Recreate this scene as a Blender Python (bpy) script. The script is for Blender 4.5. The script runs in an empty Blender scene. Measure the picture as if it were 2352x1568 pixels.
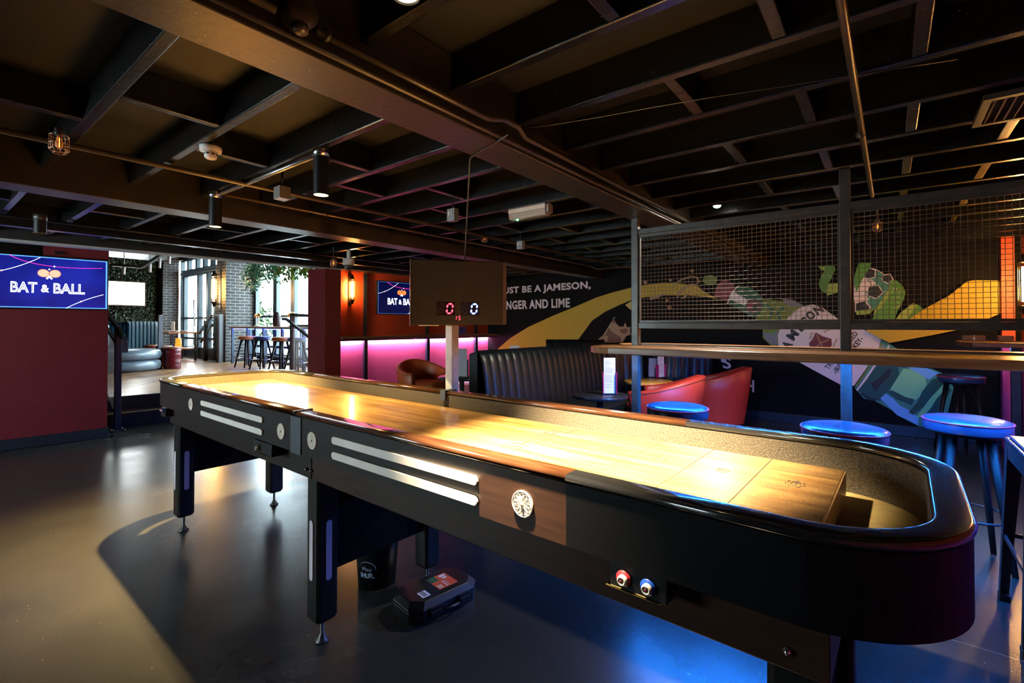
import bpy, bmesh, math, random
from mathutils import Vector, Matrix
random.seed(11)
C = bpy.context.scene.collection
SC = bpy.context.scene
R = math.radians
PI = math.pi

# ------------------------------------------------------------------ camera
F, U0, PIT, TH, HC = 1104.0, 1176.0, R(0.68), R(38.05), 1.25
VPP = 745 - F*math.tan(PIT)
cam = bpy.data.objects.new('camera', bpy.data.cameras.new('camera'))
C.objects.link(cam)
cam.location = (0, 0, HC)
cam.rotation_euler = (R(90) + PIT, 0, TH)
cam.data.sensor_width = 36
cam.data.lens = 36*F/2352
cam.data.shift_y = -(784 - VPP)/2352
cam.data.clip_start = 0.02
SC.camera = cam

# ------------------------------------------------------------------ world and exposure
w = bpy.data.worlds.new('daylight'); SC.world = w; w.use_nodes = True
bg = w.node_tree.nodes['Background']
bg.inputs[0].default_value = (0.80, 0.93, 1.0, 1)
bg.inputs[1].default_value = 10.0
SC.view_settings.view_transform = 'Standard'
SC.view_settings.look = 'None'
SC.view_settings.gamma = 1
SC.view_settings.exposure = 1.6
SC.cycles.use_denoising = True
SC.cycles.max_bounces = 7
SC.cycles.diffuse_bounces = 4
SC.cycles.glossy_bounces = 4
SC.cycles.transmission_bounces = 6
SC.cycles.sample_clamp_indirect = 4.0
SC.cycles.caustics_reflective = False
SC.cycles.caustics_refractive = False

# ------------------------------------------------------------------ photo geometry (lines of sight meet real planes)
_s, _c = math.sin(TH), math.cos(TH)
_fh = Vector((-_s, _c, 0)); _rt = Vector((_c, _s, 0)); _z = Vector((0, 0, 1))
_fw = _fh*math.cos(PIT) + _z*math.sin(PIT); _up = _z*math.cos(PIT) - _fh*math.sin(PIT)
def ray(u, v): return _fw + _rt*((u-U0)/F) + _up*((VPP-v)/F)
def atY(u, v, y):
    r = ray(u, v); p = r*(y/r.y); return Vector((p.x, y, p.z+HC))
def atZ(u, v, z):
    r = ray(u, v); p = r*((z-HC)/r.z); return Vector((p.x, p.y, z))
def atX(u, v, x):
    r = ray(u, v); p = r*(x/r.x); return Vector((x, p.y, p.z+HC))
def atD(u, v, d):
    p = ray(u, v)*d; return Vector((p.x, p.y, p.z+HC))

# ------------------------------------------------------------------ materials
def new_mat(name):
    m = bpy.data.materials.new(name); m.use_nodes = True
    nt = m.node_tree; b = nt.nodes['Principled BSDF']
    return m, nt, b
def col(c): return (c[0], c[1], c[2], 1)
def mat(name, c, rough=0.5, metal=0.0, noise=0.0, scale=12.0, bump=0.0, bscale=60.0, coat=0.0, stretch=None, spec=None, rvar=0.0, sheen=0.0):
    m, nt, b = new_mat(name)
    b.inputs['Base Color'].default_value = col(c)
    b.inputs['Roughness'].default_value = rough
    b.inputs['Metallic'].default_value = metal
    if spec is not None: b.inputs['Specular IOR Level'].default_value = spec
    if coat: b.inputs['Coat Weight'].default_value = coat; b.inputs['Coat Roughness'].default_value = 0.08
    if sheen: b.inputs['Sheen Weight'].default_value = sheen
    N, L = nt.nodes, nt.links
    if noise or bump or rvar:
        tc = N.new('ShaderNodeTexCoord'); mp = N.new('ShaderNodeMapping')
        if stretch: mp.inputs['Scale'].default_value = stretch
        L.new(tc.outputs['Object'], mp.inputs['Vector'])
    if noise or rvar:
        n = N.new('ShaderNodeTexNoise'); n.inputs['Scale'].default_value = scale; n.inputs['Detail'].default_value = 5
        L.new(mp.outputs[0], n.inputs['Vector'])
    if noise:
        mx = N.new('ShaderNodeMix'); mx.data_type = 'RGBA'
        mx.inputs[6].default_value = col([x*(1-noise) for x in c]); mx.inputs[7].default_value = col([min(1, x*(1+noise)) for x in c])
        cr = N.new('ShaderNodeMapRange'); cr.inputs[1].default_value = 0.3; cr.inputs[2].default_value = 0.7
        L.new(n.outputs[0], cr.inputs[0]); L.new(cr.outputs[0], mx.inputs[0]); L.new(mx.outputs[2], b.inputs['Base Color'])
    if rvar:
        mr = N.new('ShaderNodeMapRange'); mr.inputs[1].default_value = 0.3; mr.inputs[2].default_value = 0.7
        mr.inputs[3].default_value = max(0.02, rough-rvar); mr.inputs[4].default_value = min(1, rough+rvar)
        L.new(n.outputs[0], mr.inputs[0]); L.new(mr.outputs[0], b.inputs['Roughness'])
    if bump:
        n2 = N.new('ShaderNodeTexNoise'); n2.inputs['Scale'].default_value = bscale; n2.inputs['Detail'].default_value = 4
        L.new(mp.outputs[0], n2.inputs['Vector'])
        bp = N.new('ShaderNodeBump'); bp.inputs['Strength'].default_value = bump; bp.inputs['Distance'].default_value = 0.01
        L.new(n2.outputs[0], bp.inputs['Height']); L.new(bp.outputs[0], b.inputs['Normal'])
    return m
def emit(name, c, strength):
    m, nt, b = new_mat(name)
    b.inputs['Base Color'].default_value = col([min(1, x*0.5) for x in c]); b.inputs['Roughness'].default_value = 0.3
    b.inputs['Emission Color'].default_value = col(c); b.inputs['Emission Strength'].default_value = strength
    return m
def glass(name, tint=(1, 1, 1), rough=0.0, alpha=0.12):
    m, nt, b = new_mat(name)
    b.inputs['Base Color'].default_value = col(tint); b.inputs['Roughness'].default_value = rough
    N, L = nt.nodes, nt.links
    tr = N.new('ShaderNodeBsdfTransparent'); tr.inputs[0].default_value = col(tint)
    ms = N.new('ShaderNodeMixShader'); ms.inputs[0].default_value = alpha
    L.new(tr.outputs[0], ms.inputs[1]); L.new(b.outputs[0], ms.inputs[2]); L.new(ms.outputs[0], N['Material Output'].inputs[0])
    return m
def wood(name, c1, c2, rough=0.35, axis=(1, 12, 12), coat=0.0, plank=None, scale=3.0, speck=0.0, wear=0.0, spec=None):
    """grain stretched along the first small axis; PLANK: (long, wide) board size"""
    m, nt, b = new_mat(name); N, L = nt.nodes, nt.links
    tc = N.new('ShaderNodeTexCoord'); mp = N.new('ShaderNodeMapping'); mp.inputs['Scale'].default_value = axis
    L.new(tc.outputs['Object'], mp.inputs['Vector'])
    n = N.new('ShaderNodeTexNoise'); n.inputs['Scale'].default_value = scale; n.inputs['Detail'].default_value = 8; n.inputs['Distortion'].default_value = 0.6
    L.new(mp.outputs[0], n.inputs['Vector'])
    ramp = N.new('ShaderNodeValToRGB'); ramp.color_ramp.elements[0].position = 0.3; ramp.color_ramp.elements[1].position = 0.72
    ramp.color_ramp.elements[0].color = col(c1); ramp.color_ramp.elements[1].color = col(c2)
    L.new(n.outputs[0], ramp.inputs[0])
    out = ramp.outputs[0]
    if plank:
        br = N.new('ShaderNodeTexBrick'); br.offset = 0.37; br.inputs['Scale'].default_value = 1
        br.inputs['Brick Width'].default_value = plank[0]; br.inputs['Row Height'].default_value = plank[1]; br.inputs['Mortar Size'].default_value = 0.0012
        br.inputs['Color1'].default_value = (0.62, 0.62, 0.62, 1); br.inputs['Color2'].default_value = (1, 1, 1, 1); br.inputs['Mortar'].default_value = (0.45, 0.4, 0.35, 1)
        br.inputs['Bias'].default_value = 0.0
        L.new(tc.outputs['Object'], br.inputs['Vector'])
        mu = N.new('ShaderNodeMix'); mu.data_type = 'RGBA'; mu.blend_type = 'MULTIPLY'; mu.inputs[0].default_value = 0.8
        L.new(out, mu.inputs[6]); L.new(br.outputs[0], mu.inputs[7]); out = mu.outputs[2]
    if speck:
        v = N.new('ShaderNodeTexNoise'); v.inputs['Scale'].default_value = 260; v.inputs['Detail'].default_value = 2
        L.new(tc.outputs['Object'], v.inputs['Vector'])
        mr = N.new('ShaderNodeMapRange'); mr.inputs[1].default_value = 0.42; mr.inputs[2].default_value = 0.62; mr.inputs[3].default_value = 1-speck; mr.inputs[4].default_value = 1
        L.new(v.outputs[0], mr.inputs[0])
        mu = N.new('ShaderNodeMix'); mu.data_type = 'RGBA'; mu.blend_type = 'MULTIPLY'; mu.inputs[0].default_value = 1
        L.new(out, mu.inputs[6]); L.new(mr.outputs[0], mu.inputs[7]); out = mu.outputs[2]
    if spec is not None: b.inputs['Specular IOR Level'].default_value = spec
    if wear:
        v = N.new('ShaderNodeTexNoise'); v.inputs['Scale'].default_value = 2.3; v.inputs['Detail'].default_value = 6; v.inputs['Distortion'].default_value = .4
        mw = N.new('ShaderNodeMapping'); mw.inputs['Scale'].default_value = (1, 2.6, 1); L.new(tc.outputs['Object'], mw.inputs['Vector']); L.new(mw.outputs[0], v.inputs['Vector'])
        mr = N.new('ShaderNodeMapRange'); mr.inputs[1].default_value = 0.36; mr.inputs[2].default_value = 0.58; mr.inputs[3].default_value = 1-wear; mr.inputs[4].default_value = 1
        L.new(v.outputs[0], mr.inputs[0])
        mu = N.new('ShaderNodeMix'); mu.data_type = 'RGBA'; mu.blend_type = 'MULTIPLY'; mu.inputs[0].default_value = 1
        L.new(out, mu.inputs[6]); L.new(mr.outputs[0], mu.inputs[7]); out = mu.outputs[2]
    L.new(out, b.inputs['Base Color'])
    b.inputs['Roughness'].default_value = rough
    if coat: b.inputs['Coat Weight'].default_value = coat; b.inputs['Coat Roughness'].default_value = 0.1
    return m
def brick_mat(name, c1, c2, mortar, plane='y', bw=0.215, rh=0.075, rough=0.8):
    m, nt, b = new_mat(name); N, L = nt.nodes, nt.links
    tc = N.new('ShaderNodeTexCoord'); sp = N.new('ShaderNodeSeparateXYZ'); cb = N.new('ShaderNodeCombineXYZ')
    L.new(tc.outputs['Object'], sp.inputs[0])
    sm = N.new('ShaderNodeMath'); sm.operation = 'ADD'; L.new(sp.outputs[0], sm.inputs[0]); L.new(sp.outputs[1], sm.inputs[1])
    L.new(sm.outputs[0], cb.inputs[0]); L.new(sp.outputs[2], cb.inputs[1])
    br = N.new('ShaderNodeTexBrick'); br.inputs['Scale'].default_value = 1
    br.inputs['Brick Width'].default_value = bw; br.inputs['Row Height'].default_value = rh; br.inputs['Mortar Size'].default_value = 0.007
    br.inputs['Color1'].default_value = col(c1); br.inputs['Color2'].default_value = col(c2); br.inputs['Mortar'].default_value = col(mortar)
    L.new(cb.outputs[0], br.inputs['Vector'])
    n = N.new('ShaderNodeTexNoise'); n.inputs['Scale'].default_value = 30; n.inputs['Detail'].default_value = 5; L.new(tc.outputs['Object'], n.inputs['Vector'])
    mr = N.new('ShaderNodeMapRange'); mr.inputs[1].default_value = .3; mr.inputs[2].default_value = .7; mr.inputs[3].default_value = .65; mr.inputs[4].default_value = 1.1
    L.new(n.outputs[0], mr.inputs[0])
    mu = N.new('ShaderNodeMix'); mu.data_type = 'RGBA'; mu.blend_type = 'MULTIPLY'; mu.inputs[0].default_value = 1
    L.new(br.outputs[0], mu.inputs[6]); L.new(mr.outputs[0], mu.inputs[7]); L.new(mu.outputs[2], b.inputs['Base Color'])
    bp = N.new('ShaderNodeBump'); bp.inputs['Strength'].default_value = .6; bp.inputs['Distance'].default_value = .006; bp.invert = True
    L.new(br.outputs[1], bp.inputs['Height']); L.new(bp.outputs[0], b.inputs['Normal'])
    b.inputs['Roughness'].default_value = rough
    return m
def two_tone(name, lower, upper, z, rough=0.6):
    """wall paint that changes at height z of the wall"""
    m, nt, b = new_mat(name); N, L = nt.nodes, nt.links
    g = N.new('ShaderNodeNewGeometry'); sp = N.new('ShaderNodeSeparateXYZ'); L.new(g.outputs[0], sp.inputs[0])
    gt = N.new('ShaderNodeMath'); gt.operation = 'GREATER_THAN'; gt.inputs[1].default_value = z; L.new(sp.outputs[2], gt.inputs[0])
    mx = N.new('ShaderNodeMix'); mx.data_type = 'RGBA'; mx.inputs[6].default_value = col(lower); mx.inputs[7].default_value = col(upper)
    L.new(gt.outputs[0], mx.inputs[0]); L.new(mx.outputs[2], b.inputs['Base Color'])
    n = N.new('ShaderNodeTexNoise'); n.inputs['Scale'].default_value = 25; mpn = N.new('ShaderNodeMapping'); mpn.inputs['Scale'].default_value = (6, 6, .5)
    L.new(g.outputs[0], mpn.inputs[0]); L.new(mpn.outputs[0], n.inputs['Vector'])
    bp = N.new('ShaderNodeBump'); bp.inputs['Strength'].default_value = .08; bp.inputs['Distance'].default_value = .01
    L.new(n.outputs[0], bp.inputs['Height']); L.new(bp.outputs[0], b.inputs['Normal'])
    b.inputs['Roughness'].default_value = rough
    return m
def speckled(name, c, rough=0.4, thr=0.82, sscale=55, dust=(0.5, 0.46, 0.4), bump=0.12):
    """satin dark paint with pale dust specks"""
    m, nt, b = new_mat(name); N, L = nt.nodes, nt.links
    tc = N.new('ShaderNodeTexCoord')
    v = N.new('ShaderNodeTexVoronoi'); v.inputs['Scale'].default_value = sscale; L.new(tc.outputs['Object'], v.inputs['Vector'])
    n = N.new('ShaderNodeTexNoise'); n.inputs['Scale'].default_value = 4; n.inputs['Detail'].default_value = 3; L.new(tc.outputs['Object'], n.inputs['Vector'])
    lt = N.new('ShaderNodeMath'); lt.operation = 'LESS_THAN'; lt.inputs[1].default_value = 0.09; L.new(v.outputs['Distance'], lt.inputs[0])
    sp = N.new('ShaderNodeSeparateColor'); L.new(v.outputs['Color'], sp.inputs[0])
    g1 = N.new('ShaderNodeMath'); g1.operation = 'GREATER_THAN'; g1.inputs[1].default_value = thr; L.new(sp.outputs[0], g1.inputs[0])
    g2 = N.new('ShaderNodeMath'); g2.operation = 'GREATER_THAN'; g2.inputs[1].default_value = 0.5; L.new(n.outputs[0], g2.inputs[0])
    a = N.new('ShaderNodeMath'); a.operation = 'MULTIPLY'; L.new(lt.outputs[0], a.inputs[0]); L.new(g1.outputs[0], a.inputs[1])
    a2 = N.new('ShaderNodeMath'); a2.operation = 'MULTIPLY'; L.new(a.outputs[0], a2.inputs[0]); L.new(g2.outputs[0], a2.inputs[1])
    mx = N.new('ShaderNodeMix'); mx.data_type = 'RGBA'; mx.inputs[6].default_value = col(c); mx.inputs[7].default_value = col(dust)
    L.new(a2.outputs[0], mx.inputs[0]); L.new(mx.outputs[2], b.inputs['Base Color'])
    n2 = N.new('ShaderNodeTexNoise'); n2.inputs['Scale'].default_value = 35; n2.inputs['Detail'].default_value = 4; L.new(tc.outputs['Object'], n2.inputs['Vector'])
    bp = N.new('ShaderNodeBump'); bp.inputs['Strength'].default_value = bump; bp.inputs['Distance'].default_value = .01
    L.new(n2.outputs[0], bp.inputs['Height']); L.new(bp.outputs[0], b.inputs['Normal'])
    b.inputs['Roughness'].default_value = rough
    return m
def concrete():
    m, nt, b = new_mat('polished_concrete'); N, L = nt.nodes, nt.links
    g = N.new('ShaderNodeTexCoord')
    n = N.new('ShaderNodeTexNoise'); n.inputs['Scale'].default_value = 1.6; n.inputs['Detail'].default_value = 9; n.inputs['Roughness'].default_value = .62; L.new(g.outputs['Object'], n.inputs['Vector'])
    ramp = N.new('ShaderNodeValToRGB'); e = ramp.color_ramp.elements
    e[0].position = .28; e[0].color = (.017, .0165, .0155, 1); e[1].position = .72; e[1].color = (.032, .030, .0265, 1)
    L.new(n.outputs[0], ramp.inputs[0])
    # pale scuffs and pinholes
    v = N.new('ShaderNodeTexVoronoi'); v.inputs['Scale'].default_value = 42; L.new(g.outputs['Object'], v.inputs['Vector'])
    lt = N.new('ShaderNodeMath'); lt.operation = 'LESS_THAN'; lt.inputs[1].default_value = .1; L.new(v.outputs['Distance'], lt.inputs[0])
    sc = N.new('ShaderNodeSeparateColor'); L.new(v.outputs['Color'], sc.inputs[0])
    g1 = N.new('ShaderNodeMath'); g1.operation = 'GREATER_THAN'; g1.inputs[1].default_value = .9; L.new(sc.outputs[1], g1.inputs[0])
    a = N.new('ShaderNodeMath'); a.operation = 'MULTIPLY'; L.new(lt.outputs[0], a.inputs[0]); L.new(g1.outputs[0], a.inputs[1])
    mx = N.new('ShaderNodeMix'); mx.data_type = 'RGBA'; mx.inputs[7].default_value = (.11, .105, .095, 1)
    L.new(a.outputs[0], mx.inputs[0]); L.new(ramp.outputs[0], mx.inputs[6])
    # hairline crack along one line of the slab
    sp = N.new('ShaderNodeSeparateXYZ'); L.new(g.outputs['Object'], sp.inputs[0])
    nz = N.new('ShaderNodeTexNoise'); nz.inputs['Scale'].default_value = 2.5; nz.inputs['Detail'].default_value = 5; L.new(g.outputs['Object'], nz.inputs['Vector'])
    ad = N.new('ShaderNodeMath'); ad.operation = 'MULTIPLY_ADD'; ad.inputs[1].default_value = .07; L.new(nz.outputs[0], ad.inputs[0]); L.new(sp.outputs[1], ad.inputs[2])
    su = N.new('ShaderNodeMath'); su.operation = 'SUBTRACT'; su.inputs[1].default_value = .37; L.new(ad.outputs[0], su.inputs[0])
    ab = N.new('ShaderNodeMath'); ab.operation = 'ABSOLUTE'; L.new(su.outputs[0], ab.inputs[0])
    l2 = N.new('ShaderNodeMath'); l2.operation = 'LESS_THAN'; l2.inputs[1].default_value = .0022; L.new(ab.outputs[0], l2.inputs[0])
    mx2 = N.new('ShaderNodeMix'); mx2.data_type = 'RGBA'; mx2.inputs[7].default_value = (.10, .095, .085, 1)
    L.new(l2.outputs[0], mx2.inputs[0]); L.new(mx.outputs[2], mx2.inputs[6]); L.new(mx2.outputs[2], b.inputs['Base Color'])
    n3 = N.new('ShaderNodeTexNoise'); n3.inputs['Scale'].default_value = 3; n3.inputs['Detail'].default_value = 8; L.new(g.outputs['Object'], n3.inputs['Vector'])
    mr = N.new('ShaderNodeMapRange'); mr.inputs[1].default_value = .3; mr.inputs[2].default_value = .7; mr.inputs[3].default_value = .22; mr.inputs[4].default_value = .28
    L.new(n3.outputs[0], mr.inputs[0]); L.new(mr.outputs[0], b.inputs['Roughness']); b.inputs['Specular IOR Level'].default_value = .38
    return m
def herringbone():
    m, nt, b = new_mat('raised_parquet'); N, L = nt.nodes, nt.links
    g = N.new('ShaderNodeTexCoord'); mp = N.new('ShaderNodeMapping'); mp.inputs['Rotation'].default_value = (0, 0, R(40)); L.new(g.outputs['Object'], mp.inputs[0])
    br = N.new('ShaderNodeTexBrick'); br.inputs['Scale'].default_value = 1; br.inputs['Brick Width'].default_value = .6; br.inputs['Row Height'].default_value = .11; br.inputs['Mortar Size'].default_value = .003
    br.inputs['Color1'].default_value = (.16, .075, .03, 1); br.inputs['Color2'].default_value = (.42, .24, .11, 1); br.inputs['Mortar'].default_value = (.07, .04, .02, 1)
    L.new(mp.outputs[0], br.inputs['Vector']); L.new(br.outputs[0], b.inputs['Base Color']); b.inputs['Roughness'].default_value = .3
    return m

# ------------------------------------------------------------------ mesh builder
WM = {}
def ident(): return Matrix.Identity(4)
class MB:
    def __init__(s): s.v = []; s.f = []; s.m = []; s.sm = []
    def add(s, vs, fs, mi=0, smooth=False):
        o = len(s.v); s.v += [Vector(p) for p in vs]
        for f in fs: s.f.append([i+o for i in f]); s.m.append(mi); s.sm.append(smooth)
        return s
    def box(s, x0, x1, y0, y1, z0, z1, mi=0):
        return s.add([(x0,y0,z0),(x1,y0,z0),(x1,y1,z0),(x0,y1,z0),(x0,y0,z1),(x1,y0,z1),(x1,y1,z1),(x0,y1,z1)],
                     [(0,3,2,1),(4,5,6,7),(0,1,5,4),(1,2,6,5),(2,3,7,6),(3,0,4,7)], mi)
    def obox(s, c, ax, ay, az, mi=0):
        """box about centre c with half-axis vectors"""
        c = Vector(c); ax = Vector(ax); ay = Vector(ay); az = Vector(az)
        vs = [c+ax*i+ay*j+az*k for k in (-1,1) for (i,j) in ((-1,-1),(1,-1),(1,1),(-1,1))]
        return s.add(vs, [(0,3,2,1),(4,5,6,7),(0,1,5,4),(1,2,6,5),(2,3,7,6),(3,0,4,7)], mi)
    def bar(s, p0, p1, w, h=None, mi=0, upv=(0,0,1)):
        """square bar from p0 to p1"""
        p0 = Vector(p0); p1 = Vector(p1); h = h or w; d = (p1-p0); L = d.length; d.normalize()
        u = Vector(upv)
        if abs(d.dot(u)) > .98: u = Vector((0,1,0))
        sx = d.cross(u).normalized(); sz = sx.cross(d).normalized()
        return s.obox((p0+p1)/2, d*L/2, sx*w/2, sz*h/2, mi)
    def tube(s, pts, r, n=10, mi=0, cap=True, smooth=True, closed=False):
        pts = [Vector(p) for p in pts]; k = len(pts); rs = r if isinstance(r, (list, tuple)) else [r]*k
        rings = []; prev = None
        for i, p in enumerate(pts):
            if closed: d = pts[(i+1) % k]-pts[i-1]
            else: d = pts[min(i+1, k-1)]-pts[max(i-1, 0)]
            d.normalize()
            if prev is None:
                u = Vector((0,0,1)) if abs(d.z) < .9 else Vector((1,0,0))
                a = d.cross(u).normalized()
            else:
                a = prev - d*prev.dot(d)
                a = a.normalized() if a.length > 1e-6 else d.orthogonal().normalized()
            prev = a; b = d.cross(a)
            rings.append([p+(a*math.cos(2*PI*j/n)+b*math.sin(2*PI*j/n))*rs[i] for j in range(n)])
        vs = [q for rg in rings for q in rg]; fs = []
        for i in range(k if closed else k-1):
            i2 = (i+1) % k
            for j in range(n): j2 = (j+1) % n; fs.append((i*n+j, i*n+j2, i2*n+j2, i2*n+j))
        if cap and not closed: fs.append(tuple(reversed(range(n)))); fs.append(tuple((k-1)*n+j for j in range(n)))
        return s.add(vs, fs, mi, smooth)
    def lathe(s, prof, c=(0,0,0), n=32, mi=0, smooth=True, cap=True, ax=None):
        """profile [(r,z)] about a vertical axis through c"""
        c = Vector(c); vs = []; fs = []; k = len(prof)
        for (r, z) in prof:
            for j in range(n):
                t = 2*PI*j/n; vs.append(c+Vector((r*math.cos(t), r*math.sin(t), z)))
        for i in range(k-1):
            for j in range(n): j2 = (j+1) % n; fs.append((i*n+j, i*n+j2, (i+1)*n+j2, (i+1)*n+j))
        if cap:
            if prof[0][0] > 1e-4: fs.append(tuple(reversed(range(n))))
            if prof[-1][0] > 1e-4: fs.append(tuple((k-1)*n+j for j in range(n)))
        return s.add(vs, fs, mi, smooth)
    def prism(s, poly, z0, z1, mi=0, smooth=False):
        n = len(poly)
        vs = [(p[0],p[1],z0) for p in poly]+[(p[0],p[1],z1) for p in poly]
        fs = [tuple(reversed(range(n))), tuple(range(n,2*n))]+[(i,(i+1)%n,(i+1)%n+n,i+n) for i in range(n)]
        return s.add(vs, fs, mi, smooth)
    def slab(s, pts, nrm, t, mi=0):
        """flat polygon of 3-D points given thickness t along nrm"""
        nrm = Vector(nrm).normalized(); n = len(pts); pts = [Vector(p) for p in pts]
        vs = pts+[p+nrm*t for p in pts]
        fs = [tuple(range(n)), tuple(reversed(range(n,2*n)))]+[(i,(i+1)%n,(i+1)%n+n,i+n) for i in range(n)]
        return s.add(vs, fs, mi)
    def sweep(s, path, prof, closed=False, mi=0, smooth=False, cap=True):
        """path: 2-D points; prof: (offset to the right of travel, z)"""
        k = len(path); m = len(prof); vs = []
        P = [Vector((p[0],p[1])) for p in path]
        for i in range(k):
            a = P[i-1] if (closed or i > 0) else P[i]; b = P[(i+1)%k] if (closed or i < k-1) else P[i]
            if closed or 0 < i < k-1:
                d1 = (P[i]-a).normalized(); d2 = (b-P[i]).normalized()
                n1 = Vector((d1.y,-d1.x)); n2 = Vector((d2.y,-d2.x)); nn = (n1+n2).normalized(); nn = nn/max(.3, nn.dot(n1))
            else:
                d = (b-a).normalized(); nn = Vector((d.y,-d.x))
            for (o, z) in prof: q = P[i]+nn*o; vs.append((q.x,q.y,z))
        fs = []
        for i in range(k if closed else k-1):
            i2 = (i+1)%k
            for j in range(m): j2 = (j+1)%m; fs.append((i*m+j, i2*m+j, i2*m+j2, i*m+j2))
        if cap and not closed: fs.append(tuple(range(m))); fs.append(tuple(reversed([(k-1)*m+j for j in range(m)])))
        return s.add(vs, fs, mi, smooth)
    def mesh(s, me, mi=0, M=None):
        vs = [(M @ v.co) if M else v.co.copy() for v in me.vertices]
        return s.add(vs, [tuple(p.vertices) for p in me.polygons], mi)
    def xf(s, M): s.v = [M @ p for p in s.v]; return s
    def build(s, name, mats, parent=None, bevel=0.0, local=False, auto=None):
        """ONE mesh object; verts are in world space (or the parent's space when local)"""
        mats = mats if isinstance(mats, (list, tuple)) else [mats]
        me = bpy.data.meshes.new(name)
        if parent is None:
            xs = [p.x for p in s.v]; ys = [p.y for p in s.v]; zs = [p.z for p in s.v]
            org = Matrix.Translation(((min(xs)+max(xs))/2, (min(ys)+max(ys))/2, min(zs)))
            M = org.inverted()
        else:
            M = Matrix.Identity(4) if local else WM[parent.name].inverted()
        me.from_pydata([tuple(M @ p) for p in s.v], [], s.f)
        for m in mats: me.materials.append(m)
        me.polygons.foreach_set('material_index', s.m)
        me.polygons.foreach_set('use_smooth', s.sm)
        bm = bmesh.new(); bm.from_mesh(me); bmesh.ops.recalc_face_normals(bm, faces=bm.faces); bm.to_mesh(me); bm.free()
        me.update()
        o = bpy.data.objects.new(name, me); C.objects.link(o)
        if parent is None: o.location = org.translation; WM[o.name] = org
        else: o.parent = parent; WM[o.name] = WM[parent.name]
        if bevel:
            md = o.modifiers.new('soft_edges', 'BEVEL'); md.width = bevel; md.segments = 2; md.limit_method = 'ANGLE'; md.angle_limit = R(40)
        return o
def tag(o, label=None, cat=None, group=None, kind=None):
    if label: o['label'] = label
    if cat: o['category'] = cat
    if group: o['group'] = group
    if kind: o['kind'] = kind
    return o
def thing(name, label, cat, loc=(0,0,0), rz=0.0, group=None):
    o = bpy.data.objects.new(name, None); C.objects.link(o)
    o.location = loc; o.rotation_euler = (0,0,rz); o.empty_display_size = .1
    WM[o.name] = Matrix.Translation(Vector(loc)) @ Matrix.Rotation(rz, 4, 'Z')
    return tag(o, label, cat, group)
def struct(name, mb, mats, bevel=0.0): return tag(mb.build(name, mats, bevel=bevel), kind='structure')
def kids(o): return [c for c in o.children]
def dup(root, loc, rz, label, group=None):
    r = root.copy(); C.objects.link(r); r.location = loc; r.rotation_euler = (0,0,rz); r['label'] = label
    if group: r['group'] = group
    WM[r.name] = Matrix.Translation(Vector(loc)) @ Matrix.Rotation(rz, 4, 'Z')
    for ch in root.children:
        c = ch.copy(); C.objects.link(c); c.parent = r
        for g in ch.children:
            d = g.copy(); C.objects.link(d); d.parent = c
    return r
_tc = {}
def text_mesh(txt, bold=0.0, spacing=1.0, depth=0.02):
    """lettering as a mesh, in the x-y plane, normalised to cap height 1, left at x=0"""
    key = (txt, bold, spacing, depth)
    if key in _tc: return _tc[key]
    cu = bpy.data.curves.new('lettering', 'FONT'); cu.body = txt; cu.size = 1; cu.extrude = depth; cu.offset = bold; cu.space_character = spacing; cu.resolution_u = 3
    ob = bpy.data.objects.new('lettering', cu); C.objects.link(ob)
    dg = bpy.context.evaluated_depsgraph_get(); dg.update()
    me = bpy.data.meshes.new_from_object(ob.evaluated_get(dg))
    bpy.data.objects.remove(ob); bpy.data.curves.remove(cu)
    xs = [v.co.x for v in me.vertices]; ys = [v.co.y for v in me.vertices]
    _tc[key] = (me, min(xs), max(xs), min(ys), max(ys)); return _tc[key]
def put_text(mb, txt, org, right, up, width, height, mi=0, bold=0.0, spacing=1.0, lift=0.001, center=False, depth=0.001):
    """letters filling width x height from org (bottom-left), along right/up"""
    me, x0, x1, y0, y1 = text_mesh(txt, bold, spacing)
    rv = Vector(right).normalized(); uv = Vector(up).normalized(); nv = rv.cross(uv)
    org = Vector(org)
    if center: org = org - rv*width/2 - uv*height/2
    sx = width/(x1-x0); sy = height/(y1-y0)
    vs = [org + rv*((v.co.x-x0)*sx) + uv*((v.co.y-y0)*sy) + nv*(lift + (depth if v.co.z > 0 else 0)) for v in me.vertices]
    mb.add(vs, [tuple(p.vertices) for p in me.polygons], mi)
def arc(cx, cy, r, a0, a1, n): return [(cx+r*math.cos(R(a0+(a1-a0)*i/n)), cy+r*math.sin(R(a0+(a1-a0)*i/n))) for i in range(n+1)]
def disc(c, right, up, rx, ry=None, n=24):
    ry = ry or rx; rv = Vector(right).normalized(); uv = Vector(up).normalized(); c = Vector(c)
    return [c+rv*rx*math.cos(2*PI*i/n)+uv*ry*math.sin(2*PI*i/n) for i in range(n)]
def spot(name, loc, target, power, c, angle, blend=.3, radius=.03, parent=None):
    l = bpy.data.lights.new(name, 'SPOT'); l.energy = power; l.color = c; l.spot_size = R(angle); l.spot_blend = blend; l.shadow_soft_size = radius
    o = bpy.data.objects.new(name, l); C.objects.link(o); o.location = loc
    o.rotation_euler = (Vector(target)-Vector(loc)).to_track_quat('-Z', 'Y').to_euler()
    return o
def point(name, loc, power, c, radius=.03):
    l = bpy.data.lights.new(name, 'POINT'); l.energy = power; l.color = c; l.shadow_soft_size = radius
    o = bpy.data.objects.new(name, l); C.objects.link(o); o.location = loc
    return o

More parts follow.
